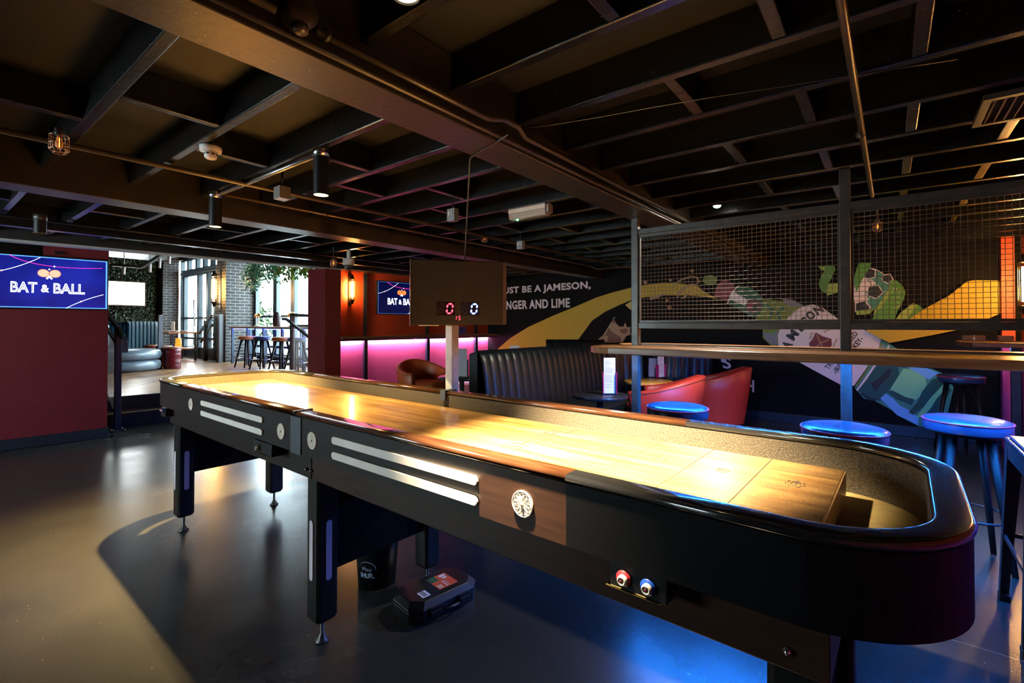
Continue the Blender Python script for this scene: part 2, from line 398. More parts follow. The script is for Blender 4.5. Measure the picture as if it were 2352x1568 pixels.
# ------------------------------------------------------------------ palette
BLACK = speckled('ceiling_black_paint', (.0045, .0043, .004), .26, .84)
BEAM = speckled('beam_dark_bronze_paint', (.026, .021, .016), .33, .62, 60)
DECK = mat('ceiling_deck_paint', (.0055, .005, .0038), .55, noise=.35, scale=3)
STEEL = mat('black_steel', (.018, .018, .02), .38, noise=.2)
DSTEEL = mat('raw_dark_steel', (.045, .042, .038), .38, .25, noise=.3, scale=20)
CHROME = mat('brushed_steel', (.55, .55, .56), .25, 1.0)
CONDUIT = mat('painted_conduit', (.06, .05, .04), .35, .4)
GALV = mat('galvanised_pipe', (.30, .27, .24), .32, .9, noise=.2)
WHITEP = mat('white_plastic', (.72, .70, .66), .4)
GREYP = mat('grey_plastic', (.22, .23, .23), .45)
BRASS = mat('aged_brass', (.62, .42, .16), .3, 1.0)
BLACKP = mat('black_plastic', (.006, .006, .007), .35)
OAK = wood('oak_counter', (.17, .065, .022), (.38, .18, .07), .34, (1, 14, 14), coat=.25)
DOAK = wood('dark_ledge_wood', (.07, .03, .014), (.16, .08, .035), .4, (14, 1, 14))
REDW = mat('crimson_wall_paint', (.12, .0015, .006), .55, noise=.08, scale=6, bump=.06, bscale=80)
SKIRT = mat('navy_skirting', (.010, .013, .022), .4)
MURALB = mat('mural_black_paint', (.003, .0028, .003), .65, noise=.2, spec=.12)
NAVYV = mat('navy_vinyl', (.010, .018, .042), .33, noise=.12, scale=8, bump=.05, bscale=25)
REDV = mat('red_leather', (.42, .035, .025), .4, noise=.12, scale=6, bump=.06, bscale=40)
ORAV = mat('orange_leather', (.40, .085, .02), .4, noise=.12, scale=6, bump=.06, bscale=40)
STOOLV = mat('stool_blue_vinyl', (.03,.055,.115), .24, noise=.15, scale=7, bump=.04, bscale=30)
PIPING = mat('red_piping', (.70, .03, .08), .4)
BLKWOOD = mat('black_stained_wood', (.006,.0055,.0055), .45, noise=.3, scale=10, stretch=(8, 8, 1), spec=.25)
# ================================================================== THE SETTING
T5 = math.tan(R(5))
E5 = Vector((math.sin(R(5)), math.cos(R(5)), 0)); N5 = Vector((math.cos(R(5)), -math.sin(R(5)), 0))   # along / out of the left-hand walls
def lx(x0, y0, y): return x0 + (y-y0)*T5
struct('floor', MB().box(-8.2, 1.2, -2.7, 7.2, -.1, 0), concrete())
# raised floor and its steps
pf = [(lx(-7.585,1.764,-3), -3), (lx(-7.585,1.764,5.6), 5.6), (-16.6, 5.6), (-16.6, -3)]
struct('floor_raised', MB().prism(pf, 0.001, .34), herringbone())
st = MB()
st.prism([(lx(-7.33,1.715,1.2),1.2),(lx(-7.33,1.715,4.3),4.3),(lx(-7.585,1.764,4.3),4.3),(lx(-7.585,1.764,1.2),1.2)], .001, .165)
struct('floor_step', st, mat('black_step', (.012,.012,.013), .5))
ns = MB()
ns.prism([(lx(-7.322,1.715,1.2),1.2),(lx(-7.322,1.715,4.3),4.3),(lx(-7.40,1.715,4.3),4.3),(lx(-7.40,1.715,1.2),1.2)], .166, .176)
struct('trim_1', ns, mat('bronze_nosing', (.30,.22,.10), .4, .5, bump=.5, bscale=90))
ns = MB()
ns.prism([(lx(-7.577,1.764,1.2),1.2),(lx(-7.577,1.764,4.3),4.3),(lx(-7.63,1.764,4.3),4.3),(lx(-7.63,1.764,1.2),1.2)], .341, .349)
struct('trim_2', ns, mat('dark_nosing', (.03,.026,.02), .4, .4, bump=.5, bscale=90))

ns = MB()
ns.prism([(lx(-7.579,1.764,1.2),1.2),(lx(-7.579,1.764,4.3),4.3),(lx(-7.584,1.764,4.3),4.3),(lx(-7.584,1.764,1.2),1.2)], .178, .3395)
struct('trim_300', ns, bpy.data.materials['black_step'])
# left wall with the television, low towards its far end
P0 = Vector((-6.855, 1.447, 0))
def lw(s, d, z): p = P0 - E5*s - N5*d; return (p.x, p.y, z)       # s back along the wall, d into it
def wallbox(mb, s0, s1, z0, z1, d0=0, d1=.2, mi=0):
    vs = [lw(s0,d0,z0), lw(s1,d0,z0), lw(s1,d1,z0), lw(s0,d1,z0), lw(s0,d0,z1), lw(s1,d0,z1), lw(s1,d1,z1), lw(s0,d1,z1)]
    return mb.add(vs, [(0,3,2,1),(4,5,6,7),(0,1,5,4),(1,2,6,5),(2,3,7,6),(3,0,4,7)], mi)
wb = MB(); wallbox(wb, 0, .52, 0, 2.24); wallbox(wb, .52, 4.3, 0, 1.93)
struct('wall_left', wb, REDW)
struct('baseboard_left', wallbox(MB(), -.012, 4.3, 0, .105, -.018, .0), SKIRT, .004)
# fascia over the opening
def fx(y): return lx(-6.15, 3.65, y)
def band(y0, y1, z0, z1, d0, d1): return MB().prism([(fx(y0)-d0,y0),(fx(y1)-d0,y1),(fx(y1)-d1,y1),(fx(y0)-d1,y0)], z0, z1)
struct('trim_3', band(-2.8, 7.1, 2.045, 3.32, 0, .16), DECK)
struct('trim_4', band(-2.8, 3.9, 2.025, 2.044, -.005, .13), mat('soffit_edge', (.34,.33,.31), .5))  # pale strip: light from behind on the fascia underside, put into the colour
# pier and ledge wall
def qx(y): return lx(-6.04, 7.29, y)
struct('wall_pier', MB().prism([(-6.150,3.65),(lx(-6.15,3.65,3.88),3.88),(-6.6,3.88),(-6.6,3.65)], 0, 2.04), mat('pier_red_paint', (.13,.006,.010), .45, noise=.1))
ORPINK = two_tone('orange_over_pink_paint', (.72,.11,.25), (.50,.055,.012), 1.045, .5)
struct('wall_ledge', MB().prism([(qx(3.86),3.86),(qx(7.3),7.3),(qx(7.3)-.2,7.3),(qx(3.86)-.2,3.86)], 0, 2.24), ORPINK)
struct('wall_mural', MB().box(-6.4, 1.3, 7.0, 7.2, 0, 2.24), MURALB)
struct('baseboard_mural', MB().box(-6.07, .9, 6.975, 6.999, 0, .115), SKIRT, .004)
struct('wall_right', MB().box(1.06, 1.25, -2.7, 7.0, 0, 2.24), two_tone('right_wall_paint', (.62,.05,.20), (.55,.08,.02), 1.04, .5))
struct('wall_pilaster', MB().box(.905, 1.0, 6.88, 6.999, 0, 2.15), two_tone('pilaster_paint', (.62,.05,.20), (.6,.09,.03), 1.04, .5))
struct('wall_rear', MB().box(-8.4, 1.3, -2.9, -2.7, 0, .85).box(-8.4, 1.3, -2.9, -2.7, 1.85, 3.3).box(-8.4, -6.2, -2.9, -2.7, .85, 1.85).box(-3.3, 1.3, -2.9, -2.7, .85, 1.85), MURALB)
# ------------------------------------------------------------------ ceiling of the low room
ZB, ZJ, ZD = 1.99, 2.1, 2.237
dk = [(fx(-2.7)-.16,-2.7),(fx(7.2)-.16,7.2),(1.25,7.2),(1.25,-2.7)]
struct('ceiling', MB().prism(dk, ZD, ZD+.06), DECK)
tn = 5
def trim(mb, m, bevel=.004):
    global tn
    o = struct('trim_%d' % tn, mb, m, bevel); tn += 1; return o
trim(MB().box(-1.432, -1.246, -2.7, 7.0, ZB, ZD), BEAM, .004)            # main beam
trim(MB().box(-3.805, -3.605, -2.7, 7.0, ZB, ZD), BEAM, .004)            # second beam
trim(MB().box(-5.60, -5.52, -2.7, 7.0, 2.04, ZD), BLACK)                 # slim third beam
JY = [.0845 + .3823*k for k in range(-2, 18)]
for i, y in enumerate(JY):
    y0, y1 = y-.0, y+.040
    if y1 < 6.95:
        trim(MB().box(-3.604, -1.433, y0, y1, ZJ, ZD-.001), BLACK)
        trim(MB().box(-1.245, 1.059, y0, y1, ZJ, ZD-.001), BLACK)
        trim(MB().box(fx(y)+.002, -5.601, y0, y1, ZJ, ZD-.001), BLACK)
        trim(MB().box(-5.519, -3.806, y0, y1, ZJ, ZD-.001), BLACK)
        # staggered noggings between this joist and the next
        if i < len(JY)-1:
            a, b = y1+.001, JY[i+1]-.001
            o = i % 2
            for x in ((-2.28 if o else -2.66), (-4.35 if o else -4.75), (-.25 if o else -.60), (.42 if o else .085)):
                trim(MB().box(x-.02, x+.02, a, b, ZJ+.004, ZD-.001), BLACK)
# ------------------------------------------------------------------ raised room
BRICK = brick_mat('grey_black_brick', (.016,.017,.020), (.036,.036,.040), (.20,.19,.175))
struct('ceiling_raised', MB().box(-16.8, -5.9, -3.1, 5.8, 3.3, 3.4), mat('raised_ceiling_paint', (.03,.036,.04), .6))
struct('wall_raised_far', MB().box(-16.6, -16.2, -3, 4.9, .3, 3.3), MURALB)
struct('wall_raised_side', MB().box(-16.6, -7.2, -3.1, -2.95, .3, 3.3), MURALB)
struct('wall_brick_pillar', MB().box(-13.10, -12.55, 4.86, 5.62, .34, 3.3), BRICK)
struct('wall_brick_strip', MB().box(-16.19, -15.76, 4.50, 4.88, .34, 3.3), BRICK)
struct('wall_raised_head', MB().box(-16.2, -13.1, 4.90, 5.05, 3.06, 3.3), MURALB)
struct('wall_window_head', MB().box(-12.55, -6.2, 5.5, 5.62, 3.0, 3.3), MURALB)
struct('wall_window_sill', MB().box(-12.55, -6.2, 5.5, 5.62, .34, .46), MURALB)
struct('wall_window_end', MB().box(-7.0, -6.2, 5.5, 5.62, .46, 3.0), MURALB)
FRAMEM = mat('blue_black_window_frame', (.012,.03,.045), .35)
GLS = glass('clear_glass', (.95, 1, 1), 0, .06)
wn = 1
def window(x0, x1, y, z0, z1, bars, name=None, fw=.05, vb=()):
    """glazed unit in an x-z plane: frame with glass child"""
    global wn
    f = MB(); t = .05
    f.box(x0, x0+fw, y-t, y+t, z0, z1).box(x1-fw, x1, y-t, y+t, z0, z1).box(x0+fw, x1-fw, y-t, y+t, z0, z0+fw).box(x0+fw, x1-fw, y-t, y+t, z1-fw, z1)
    for z in bars: f.box(x0+fw, x1-fw, y-t*.7, y+t*.7, z-.028, z+.028)
    for x in vb: f.box(x-.02, x+.02, y-t*.7, y+t*.7, z0+fw, z1-fw)
    n = name or 'window_%d' % wn
    if not name: wn += 1
    o = tag(f.build(n, FRAMEM, bevel=.004), kind='structure')
    MB().box(x0+fw*.9, x1-fw*.9, y-.004, y+.004, z0+fw*.9, z1-fw*.9).build('glazing', GLS, o)
    return o
ws = [-12.54] + [atY(u, 700, 5.55).x for u in (634.5, 675, 717)] + [-8.75, -7.0]
zt, zl = atY(640, 726, 5.55).z, atY(640, 797, 5.55).z
for a, b in zip(ws, ws[1:]): window(a+.003, b-.003, 5.56, .465, 2.995, (zt, zl), fw=.085)
window(-6.19, -3.31, -2.8, .86, 1.84, ())      # daylight window in the rear wall
# doors and their transom lights
dz0, dz1, dz2 = .345, 2.62, 3.05
xs = [-15.74] + [atY(u, 700, 4.92).x for u in (422, 455, 476, 493)] + [-13.105]
zm, zk = atY(450, 730, 4.92).z, atY(450, 777, 4.92).z
for i, (a, b) in enumerate(zip(xs, xs[1:])):
    o = window(a+.003, b-.003, 4.96, dz0, dz1, (zm, zk), 'door_%d' % (i+1), .06)
    MB().box(a+.06, b-.06, 4.93, 4.99, dz0+.06, dz0+.3).build('kick_panel', FRAMEM, o)
    if i in (1, 2): MB().tube([(b-.1, 4.88, 1.2), (b-.1, 4.88, 1.55)], .013, 8).build('door_handle', CHROME, o)
trim(MB().box(-15.74, -13.105, 4.90, 5.02, dz1+.003, 2.70), FRAMEM)
for a, b in zip([-15.74, -15.2, -14.6, -14.1, -13.6], [-15.2, -14.6, -14.1, -13.6, -13.105]): window(a+.003, b-.003, 4.96, 2.705, dz2, (), fw=.05)
# ------------------------------------------------------------------ outside, seen through the glass
struct('ground_outside', MB().box(-40, -4, 5.63, 26, .1, .28), mat('pale_paving', (.55,.55,.55), .8, noise=.15))
struct('wall_outside', MB().box(-40, -4, 24, 24.3, .28, 5.5), mat('pale_render', (.8,.8,.78), .8))
# ================================================================== THE SHUFFLEBOARD TABLE
DWOOD = wood('dark_stained_cabinet', (.009,.0065,.006), (.021,.015,.013), .42, (2, 2, 22), scale=4, spec=.22)
BROWNW = wood('brown_stained_cabinet', (.020,.0085,.005), (.040,.017,.009), .42, (2, 2, 22), scale=4, spec=.22)
RAILW = wood('brown_polished_rail', (.025,.009,.0045), (.065,.025,.011), .16, (2, 14, 14), coat=.5)
RAILB = mat('black_lacquer_rail', (.012,.012,.013), .14, coat=.6)
VINYL = mat('black_cabinet_vinyl', (.003,.003,.004), .5, spec=.14, bump=.04, bscale=220)
CARPET = mat('tan_carpet', (.075,.057,.038), .95, noise=.55, scale=230, bump=.5, bscale=320)
MAPLE = wood('waxed_maple', (.32,.14,.035), (.66,.37,.12), .3, (1.2, 14, 14), coat=.55, plank=(.9, .045), scale=2.2, speck=.42, wear=.38)
MAPLEE = wood('maple_end', (.30,.15,.05), (.48,.27,.1), .4, (1, 8, 8))
GUTTER = wood('gutter_board', (.36,.24,.09), (.5,.36,.15), .6, (3, 3, 3), scale=9)
CREAM = mat('cream_inlay', (.86,.76,.66), .4, noise=.06)
LILAC = mat('pale_inlay', (.62,.56,.60), .4)
GREYM = mat('grey_painted_plate', (.075,.085,.09), .4, .3)
CHAR = mat('burnt_print', (.03,.018,.01), .7)
PRINT = mat('faded_print', (.02,.012,.006), .7)
TA = R(-1.31)
tb = thing('shuffleboard_table', 'long dark wooden shuffleboard table with a glossy maple playing surface', 'shuffleboard table', (0,0,0), TA)
TM = WM[tb.name]
X0, X1, Y0, Y1 = -3.625, .085, .885, 1.668
tb.location = TM @ Vector(((X0+X1)/2, (Y0+Y1)/2, 0)); WM[tb.name] = Matrix.Translation(tb.location) @ Matrix.Rotation(TA, 4, 'Z')
def T(name, mb, m, parent=None, bevel=0.0): mb.xf(TM); return mb.build(name, m, parent or tb, bevel)
RL, RR = .225, .235
left_path = [(-3.02, Y1)] + [(X0+RL-RL*math.sin(t), Y1-RL+RL*math.cos(t)) for t in [R(a) for a in range(0, 91, 9)]] + \
            [(X0+RL-RL*math.cos(t), Y0+RL-RL*math.sin(t)) for t in [R(a) for a in range(0, 91, 9)]] + [(-3.02, Y0)]
right_path = [(-.574, Y0)] + [(X1-RR+RR*math.sin(t), Y0+RR-RR*math.cos(t)) for t in [R(a) for a in range(0, 91, 6)]] + \
             [(X1-RR+RR*math.cos(t), Y1-RR+RR*math.sin(t)) for t in [R(a) for a in range(0, 91, 6)]] + [(-.574, Y1)]
# travelling this way the outside lies to the right, so inward offsets are negative
WALLP = [(0, .770), (0, .9055), (-.045, .9055), (-.045, .770)]
def bull(o=.005, i=-.052, z0=.906, z1=.925):
    zc = (z0+z1)/2; h = (z1-z0)/2
    out = [(o-h+h*math.cos(t), zc+h*math.sin(t)) for t in [R(a) for a in range(-90, 91, 22)]]
    inn = [(i+h-h*math.cos(t), zc+h*math.sin(t)) for t in [R(a) for a in range(90, -91, -22)]]
    return out+inn
CARP = [(-.0455, .788), (-.0455, .905), (-.052, .905), (-.052, .788)]
far1, far2, near1, near2 = [(-1.74, Y1), (-3.02, Y1)], [(-.574, Y1), (-1.74, Y1)], [(-3.02, Y0), (-1.772, Y0)], [(-1.772, Y0), (-.574, Y0)]
for nm, path, wm_, rm_ in (('cabinet_end', left_path, DWOOD, RAILB), ('cabinet_end', right_path, VINYL, RAILB), ('cabinet_side', near1, DWOOD, RAILW), ('cabinet_side', near2, None, RAILW), ('cabinet_side', far1, DWOOD, RAILW), ('cabinet_side', far2, BROWNW, RAILW)):
    if wm_ is None:
        o = T('cabinet_side', MB().sweep([(-1.772, Y0), (-.834, Y0)], WALLP), DWOOD)
        T('cabinet_side', MB().sweep([(-.834, Y0), (-.574, Y0)], WALLP), BROWNW)
    else:
        o = T(nm, MB().sweep(path, WALLP, smooth=False), wm_)
    T('rail_cap', MB().sweep(path, bull(), smooth=True), rm_, o)
    T('carpet_lining', MB().sweep(path, CARP), CARPET, o)
o = T('playing_surface', MB().box(-3.42, -.127, 1.035, 1.522, .812, .870), MAPLE, None, .002)
T('surface_end', MB().box(-.127, -.124, 1.035, 1.522, .812, .868), MAPLEE, o)
gpoly = [(X0+.05, Y0+.23), (X0+.12, Y0+.115), (X0+.23, Y0+.05), (-.2, Y0+.046)] + [(X1-RR+(RR-.046)*math.sin(t), Y0+RR-(RR-.046)*math.cos(t)) for t in [R(a) for a in range(0, 91, 10)]] + \
        [(X1-RR+(RR-.046)*math.cos(t), Y1-RR+(RR-.046)*math.sin(t)) for t in [R(a) for a in range(0, 91, 10)]] + [(X0+.23, Y1-.05), (X0+.12, Y1-.115), (X0+.05, Y1-.23)]
T('gutter_floor', MB().prism(gpoly, .772, .789), GUTTER)
# printed lines, marks and wordmark on the playing surface
pl = MB()
for x in (-.296, -.455, -.614): pl.box(x-.0012, x+.0012, 1.04, 1.518, .8702, .8705)
T('foul_line', pl, CHAR, o)
wm2 = MB(); put_text(wm2, 'SHUFL.', (-.915, 1.135, .870), (0,1,0), (-1,0,0), .36, .075, bold=.01, lift=.0004, depth=.0002)
T('wordmark', wm2, PRINT, o)
for x, r, dk in ((-.207, .021, 1), (-.372, .016, 0), (-.537, .016, 0)):
    mk = MB()
    for k in range(14):
        a0 = k*2*PI/14; rr = r*(1 if k % 2 else .8)
        mk.tube([(x+rr*math.cos(a), 1.318+rr*1.25*math.sin(a), .8702) for a in (a0, a0+.25, a0+.42)], .0009, 4, smooth=False)
    mk.tube([(x+r*.5*math.cos(a), 1.318+r*.6*math.sin(a), .8702) for a in [R(t) for t in range(0, 330, 30)]], .001, 4, smooth=False)
    if dk:
        mk.box(x-.006, x+.008, 1.330, 1.334, .8701, .8706); mk.box(x-.001, x+.003, 1.318, 1.345, .8701, .8706)
    T('zone_mark', mk, CHAR if dk else PRINT, o)
# skirt under the cabinet
sk = MB().box(-3.46, -1.775, .945, 1.608, .655, .771); T('skirt', sk, DWOOD, None, .003)
sk = MB().box(-1.770, -.10, .945, 1.608, .655, .771); T('skirt', sk, BROWNW, None, .003)
# plates at the joint
T('joint_plate', MB().box(-1.812, -1.733, Y0-.004, Y0-.0005, .766, .905), GREYM, None, .001)
T('joint_plate', MB().box(-1.77, -1.735, Y1-.065, Y1+.014, .9255, .929).box(-1.77,-1.735,Y1+.0105,Y1+.014,.86,.927).box(-1.77,-1.735,Y1-.066,Y1-.062,.88,.927), mat('worn_joint_clamp', (.06,.065,.065), .35, .5), None, .001)
T('joint_plate', MB().box(-1.779, -1.767, Y0-.012, Y0+.062, .918, .9275), mat('rail_joint_strip', (.03,.03,.03), .35, .5))
# cream strips let into the sides
def strip(x0, x1, z, h=.0125):
    m = MB(); n = 8
    pts = [(x1-h+h*math.cos(t), z+h*math.sin(t)) for t in [R(-90+180*i/n) for i in range(n+1)]] + [(x0+h-h*math.cos(t), z+h*math.sin(t)) for t in [R(90-180*i/n) for i in range(n+1)]]
    m.slab([(p[0], Y0-.007, p[1]) for p in pts], (0,1,0), .0065); return m
for a, b in ((-2.747, -2.048), (-1.516, -.834)):
    for z in (.857, .806): T('inlay_strip', strip(a, b, z), CREAM, None, .0015)
# round medallions with a petalled relief
def medallion(x, z=.833, r=.031):
    m = MB(); c = Vector((x, Y0, z))
    m.slab(disc(c, (1,0,0), (0,0,1), r, n=36), (0,-1,0), .0035)
    m.tube([c+Vector((r*.93*math.cos(a), -.0035, r*.93*math.sin(a))) for a in [2*PI*i/36 for i in range(36)]], .0011, 6, closed=True)
    for k in range(12):
        a = 2*PI*k/12; d = Vector((math.cos(a),0,math.sin(a))); e = Vector((-math.sin(a),0,math.cos(a)))
        loop = [c+Vector((0,-.0035,0))+d*r*q+e*r*wd for q, wd in ((.26,.02),(.5,.075),(.68,.14),(.78,.10),(.82,0),(.78,-.10),(.68,-.14),(.5,-.075),(.26,-.02))]
        m.tube(loop, .0008, 5, closed=True)
    m.tube([c+Vector((0,-.003,0)), c+Vector((0,-.0075,0))], [.005,.0035], 12)
    return m
MEDAL = mat('cast_cream_metal', (.80,.68,.54), .4, .15)
for x in (-2.897, -1.891, -1.654, -.693): T('medallion', medallion(x), MEDAL)
# button boxes
BUTTONM = mat('pale_button_chrome', (.72,.70,.66), .35, .35)
def buttons(x0, x1, zc, bx, lab=None):
    p = T('button_panel', MB().box(x0, x1, Y0+.004, Y0+.06, zc-.022, zc+.028), BLACKP, None, .002)
    T('panel_lip', MB().box(x0-.01, x1-.012, Y0+.002, Y0+.06, zc-.0245, zc-.0228), BRASS, p)
    for x, c in bx:
        y = Y0+.004
        b = T('button_collar', MB().tube([(x,y,zc+.002),(x,y-.0035,zc+.002)], .0155, 24), mat('collar_'+c, {'red': (.45,.02,.03), 'blue': (.01,.06,.42), 'black': (.02,.02,.02)}[c], .35), p)
        T('button', MB().tube([(x,y-.0035,zc),(x,y-.0095,zc),(x,y-.0115,zc)], [.0102,.0102,.0094], 24).tube([(x+.0075*math.cos(a),y-.0115,zc+.0075*math.sin(a)) for a in [2*PI*i/24 for i in range(24)]], .0020, 8, closed=True), BUTTONM, p)
        T('button_lens', MB().tube([(x,y-.0116,zc),(x,y-.0132,zc)], [.0045,.003], 14), mat('lens_'+c, (.14,.02,.02), .2), p)
buttons(-.470, -.352, .742, ((-.440, 'red'), (-.389, 'blue')))
buttons(-2.16, -1.985, .735, ((-2.10, 'black'),))
ep = T('button_panel', MB().box(-3.485, -3.40, Y0+.02, Y0+.09, .700, .752), BLACKP, None, .002)
for x, y, c in ((-3.455, Y0+.018, 'red'), (-3.425, Y0+.018, 'blue')):
    T('button_collar', MB().tube([(x,y+.002,.738),(x,y-.004,.738)], .0135, 18), bpy.data.materials['collar_'+c], ep)
    T('button', MB().tube([(x,y-.004,.737),(x,y-.012,.737)], [.010,.008], 18), CHROME, ep)
# legs with levelling feet, inlays, cross panels
BOLT = CHROME
PANELM = mat('flat_black_panel', (.0025,.0025,.0028), .7, spec=.08)
def leg(x, y, near):
    m = MB(); h = .045; ch = .012
    poly = [(x-h+ch,y-h),(x+h-ch,y-h),(x+h,y-h+ch),(x+h,y+h-ch),(x+h-ch,y+h),(x-h+ch,y+h),(x-h,y+h-ch),(x-h,y-h+ch)]
    m.prism(poly, .105, .656)
    tip = [(x+(p[0]-x)*.8, y+(p[1]-y)*.8) for p in poly]; n = 8
    m.add([(p[0],p[1],.105) for p in poly]+[(p[0],p[1],.092) for p in tip], [(i,(i+1)%n,(i+1)%n+n,i+n) for i in range(n)]+[tuple(range(n,2*n))])
    o = T('leg', m, BLKWOOD, None, .002)
    T('levelling_foot', MB().lathe([(.026,0),(.026,.006),(.016,.012),(.013,.026),(.0075,.03),(.0065,.095)], (x,y,0), 20), DSTEEL, o)
    if near:
        s1 = MB(); r = .0125; n2 = 8; za, zb = .255, .488
        pts = [(r*math.cos(t), zb-r+r*math.sin(t)) for t in [R(180*i/n2) for i in range(n2+1)]] + [(-r*math.cos(t), za+r-r*math.sin(t)) for t in [R(180*i/n2) for i in range(n2+1)]]
        T('inlay_strip', MB().slab([(x+p[0], y-h-.0035, p[1]) for p in pts], (0,1,0), .004), LILAC, o)
        T('inlay_strip', MB().slab([(x+h-.0005, y+p[0], p[1]) for p in pts], (1,0,0), .004), LILAC, o)
    else:
        r = .0125; pts = [(r,.60),(r,.50),(r*.7,.49),(0,.486),(-r*.7,.49),(-r,.50),(-r,.60)]
        T('inlay_strip', MB().slab([(x+h-.0005, y+p[0], p[1]) for p in pts], (1,0,0), .004), LILAC, o)
for x in (-3.405, -1.795, -.155):
    leg(x, 1.005, True); leg(x, 1.545, False)
    T('cross_panel', MB().box(x-.012, x+.012, 1.051, 1.499, .345 if x < -3 else .27, .654), PANELM)
for x, z in ((-1.80, .690), (-1.765, .690), (-.162, .690)): T('bolt', MB().tube([(x, .946, z), (x, .938, z), (x, .933, z)], [.0075, .0065, .002], 14), BOLT)
# ================================================================== CEILING LAMPS AND FITTINGS
WARM = (1.0, .73, .31)
LENS = emit('warm_lens', (1, .62, .20), 9)
def tube_lamp(name, x, y, zt, zb, label, group=None, lit=True, r=.036):
    t = thing(name, label, 'spotlight', (x, y, zb), 0, group)
    MB().lathe([(r, zb+.002), (r, zt-.042)], (x,y,0), 28, cap=False).lathe([(r-.003, zb+.002), (r, zb+.002)], (x,y,0), 28, cap=False).lathe([(r-.003, zb+.002), (r-.003, zb+.02)], (x,y,0), 28, cap=False).build('lamp_body', BLACKP, t)
    MB().lathe([(r+.0015, zt-.042), (r+.0015, zt-.002), (r-.008, zt)], (x,y,0), 28).build('collar', CHROME if lit else DSTEEL, t)
    if lit: MB().lathe([(r-.0035, zb+.004), (.0001, zb+.004)], (x,y,0), 24, cap=False).build('lens', LENS, t)
    else: MB().lathe([(r+.002, zb), (r-.014, zb+.004), (r-.02, zb+.02), (.0001, zb+.03)], (x,y,0), 24, cap=False).build('reflector', BRASS, t)
    return t
L1 = atZ(738, 340, 2.1); L2 = atZ(495, 440, 2.1)
tube_lamp('ceiling_spotlight', L1.x, L1.y, 2.098, 1.870, 'lit black tube spotlight hanging over the middle of the table', 'tube spotlights over the table')
tube_lamp('ceiling_spotlight', L2.x, L2.y, 2.098, 1.872, 'lit black tube spotlight hanging over the far end of the table', 'tube spotlights over the table')
L3 = atD(92, 530, 3.45); tube_lamp('ceiling_spotlight', L3.x, L3.y, 2.04, 1.905, 'unlit black spotlight with a brass reflector, above the big wall television', lit=False)
spot('spot_lamp', (L1.x, L1.y, 1.868), (L1.x, L1.y+.02, 0), 100, WARM, 100, 1.0, .013)
spot('spot_lamp', (L2.x, L2.y, 1.870), (L2.x, L2.y, 0), 680, (1,.69,.26), 86, 1.0, .013)
# recessed can over the near end
L4 = atZ(932, -8, 2.045)
t = thing('recessed_downlight', 'glowing round downlight set between the joists, cut by the top of the picture', 'downlight', (L4.x, L4.y, 2.045))
MB().lathe([(.034, 2.045), (.036, 2.235)], L4.xy.to_3d(), 28, cap=False).lathe([(.034, 2.045), (.029, 2.049), (.027, 2.057)], L4.xy.to_3d(), 28, cap=False).build('can', BLACKP, t)
MB().lathe([(.029, 2.049), (.0001, 2.047)], L4.xy.to_3d(), 24, cap=False).build('lens', emit('bright_warm_lens', (1,.80,.40), 30), t)
spot('spot_lamp', (L4.x, L4.y, 2.043), (-.74, 1.29, .87), 1500, (1, .82, .50), 53, 1.0, .026)
# small bright lamp further back
L5 = atZ(1647, 470, 2.13)
t = thing('recessed_downlight', 'small brilliant white downlight shining above the mesh screen', 'downlight', (L5.x, L5.y, 2.12))
MB().lathe([(.028, 2.12), (.03, 2.236)], L5.xy.to_3d(), 24, cap=False).build('can', BLACKP, t)
MB().lathe([(.001, 2.105), (.02, 2.112), (.027, 2.125), (.027, 2.14)], L5.xy.to_3d(), 20).build('lens', emit('white_lens', (1, .97, .84), 40), t)
spot('spot_lamp', (L5.x, L5.y, 2.10), (L5.x-.1, L5.y-.25, 0), 90, (1, .90, .72), 150, .8, .02)
# smoke detector
p = atZ(484, 342, 2.2)
p = atD(484, 343, 2.30)
t = thing('smoke_detector', 'round white smoke detector under the dark ceiling deck', 'smoke detector', (p.x, p.y, p.z-.06))
MB().lathe([(.045, p.z-.012), (.047, p.z), (.047, p.z+.012), (.03, p.z+.014)], (p.x,p.y,0), 32).build('base', WHITEP, t)
MB().lathe([(.0001, p.z-.047), (.02, p.z-.046), (.026, p.z-.040), (.031, p.z-.0125)], (p.x,p.y,0), 32).build('sensor_head', WHITEP, t)
sl = MB()
for k in range(8):
    a = 2*PI*k/8; sl.obox((p.x+.0285*math.cos(a), p.y+.0285*math.sin(a), p.z-.026), (.0015*math.cos(a), .0015*math.sin(a), 0), (-.007*math.sin(a), .007*math.cos(a), 0), (0,0,.003))
sl.build('sensor_slot', BLACKP, t)
MB().tube([(p.x,p.y,p.z+.013), (p.x,p.y,2.237)], .012, 12).build('stem', BLACKP, t)
# dome camera on a drop pole
p = atD(801, 600, 5.6)
t = thing('dome_camera', 'white dome security camera on a drop pole by the orange wall', 'security camera', (p.x, p.y, p.z-.12))
MB().tube([(p.x,p.y,p.z+.03), (p.x,p.y,2.236)], .022, 14).build('pole', WHITEP, t)
MB().lathe([(.064, p.z-.045), (.066, p.z-.02), (.066, p.z+.02), (.05, p.z+.032), (.02, p.z+.034)], (p.x,p.y,0), 32).build('housing', WHITEP, t)
MB().lathe([(.0001, p.z-.105), (.026, p.z-.099), (.044, p.z-.082), (.054, p.z-.046)], (p.x,p.y,0), 28).build('dome', mat('smoked_dome', (.05,.05,.055), .06), t)
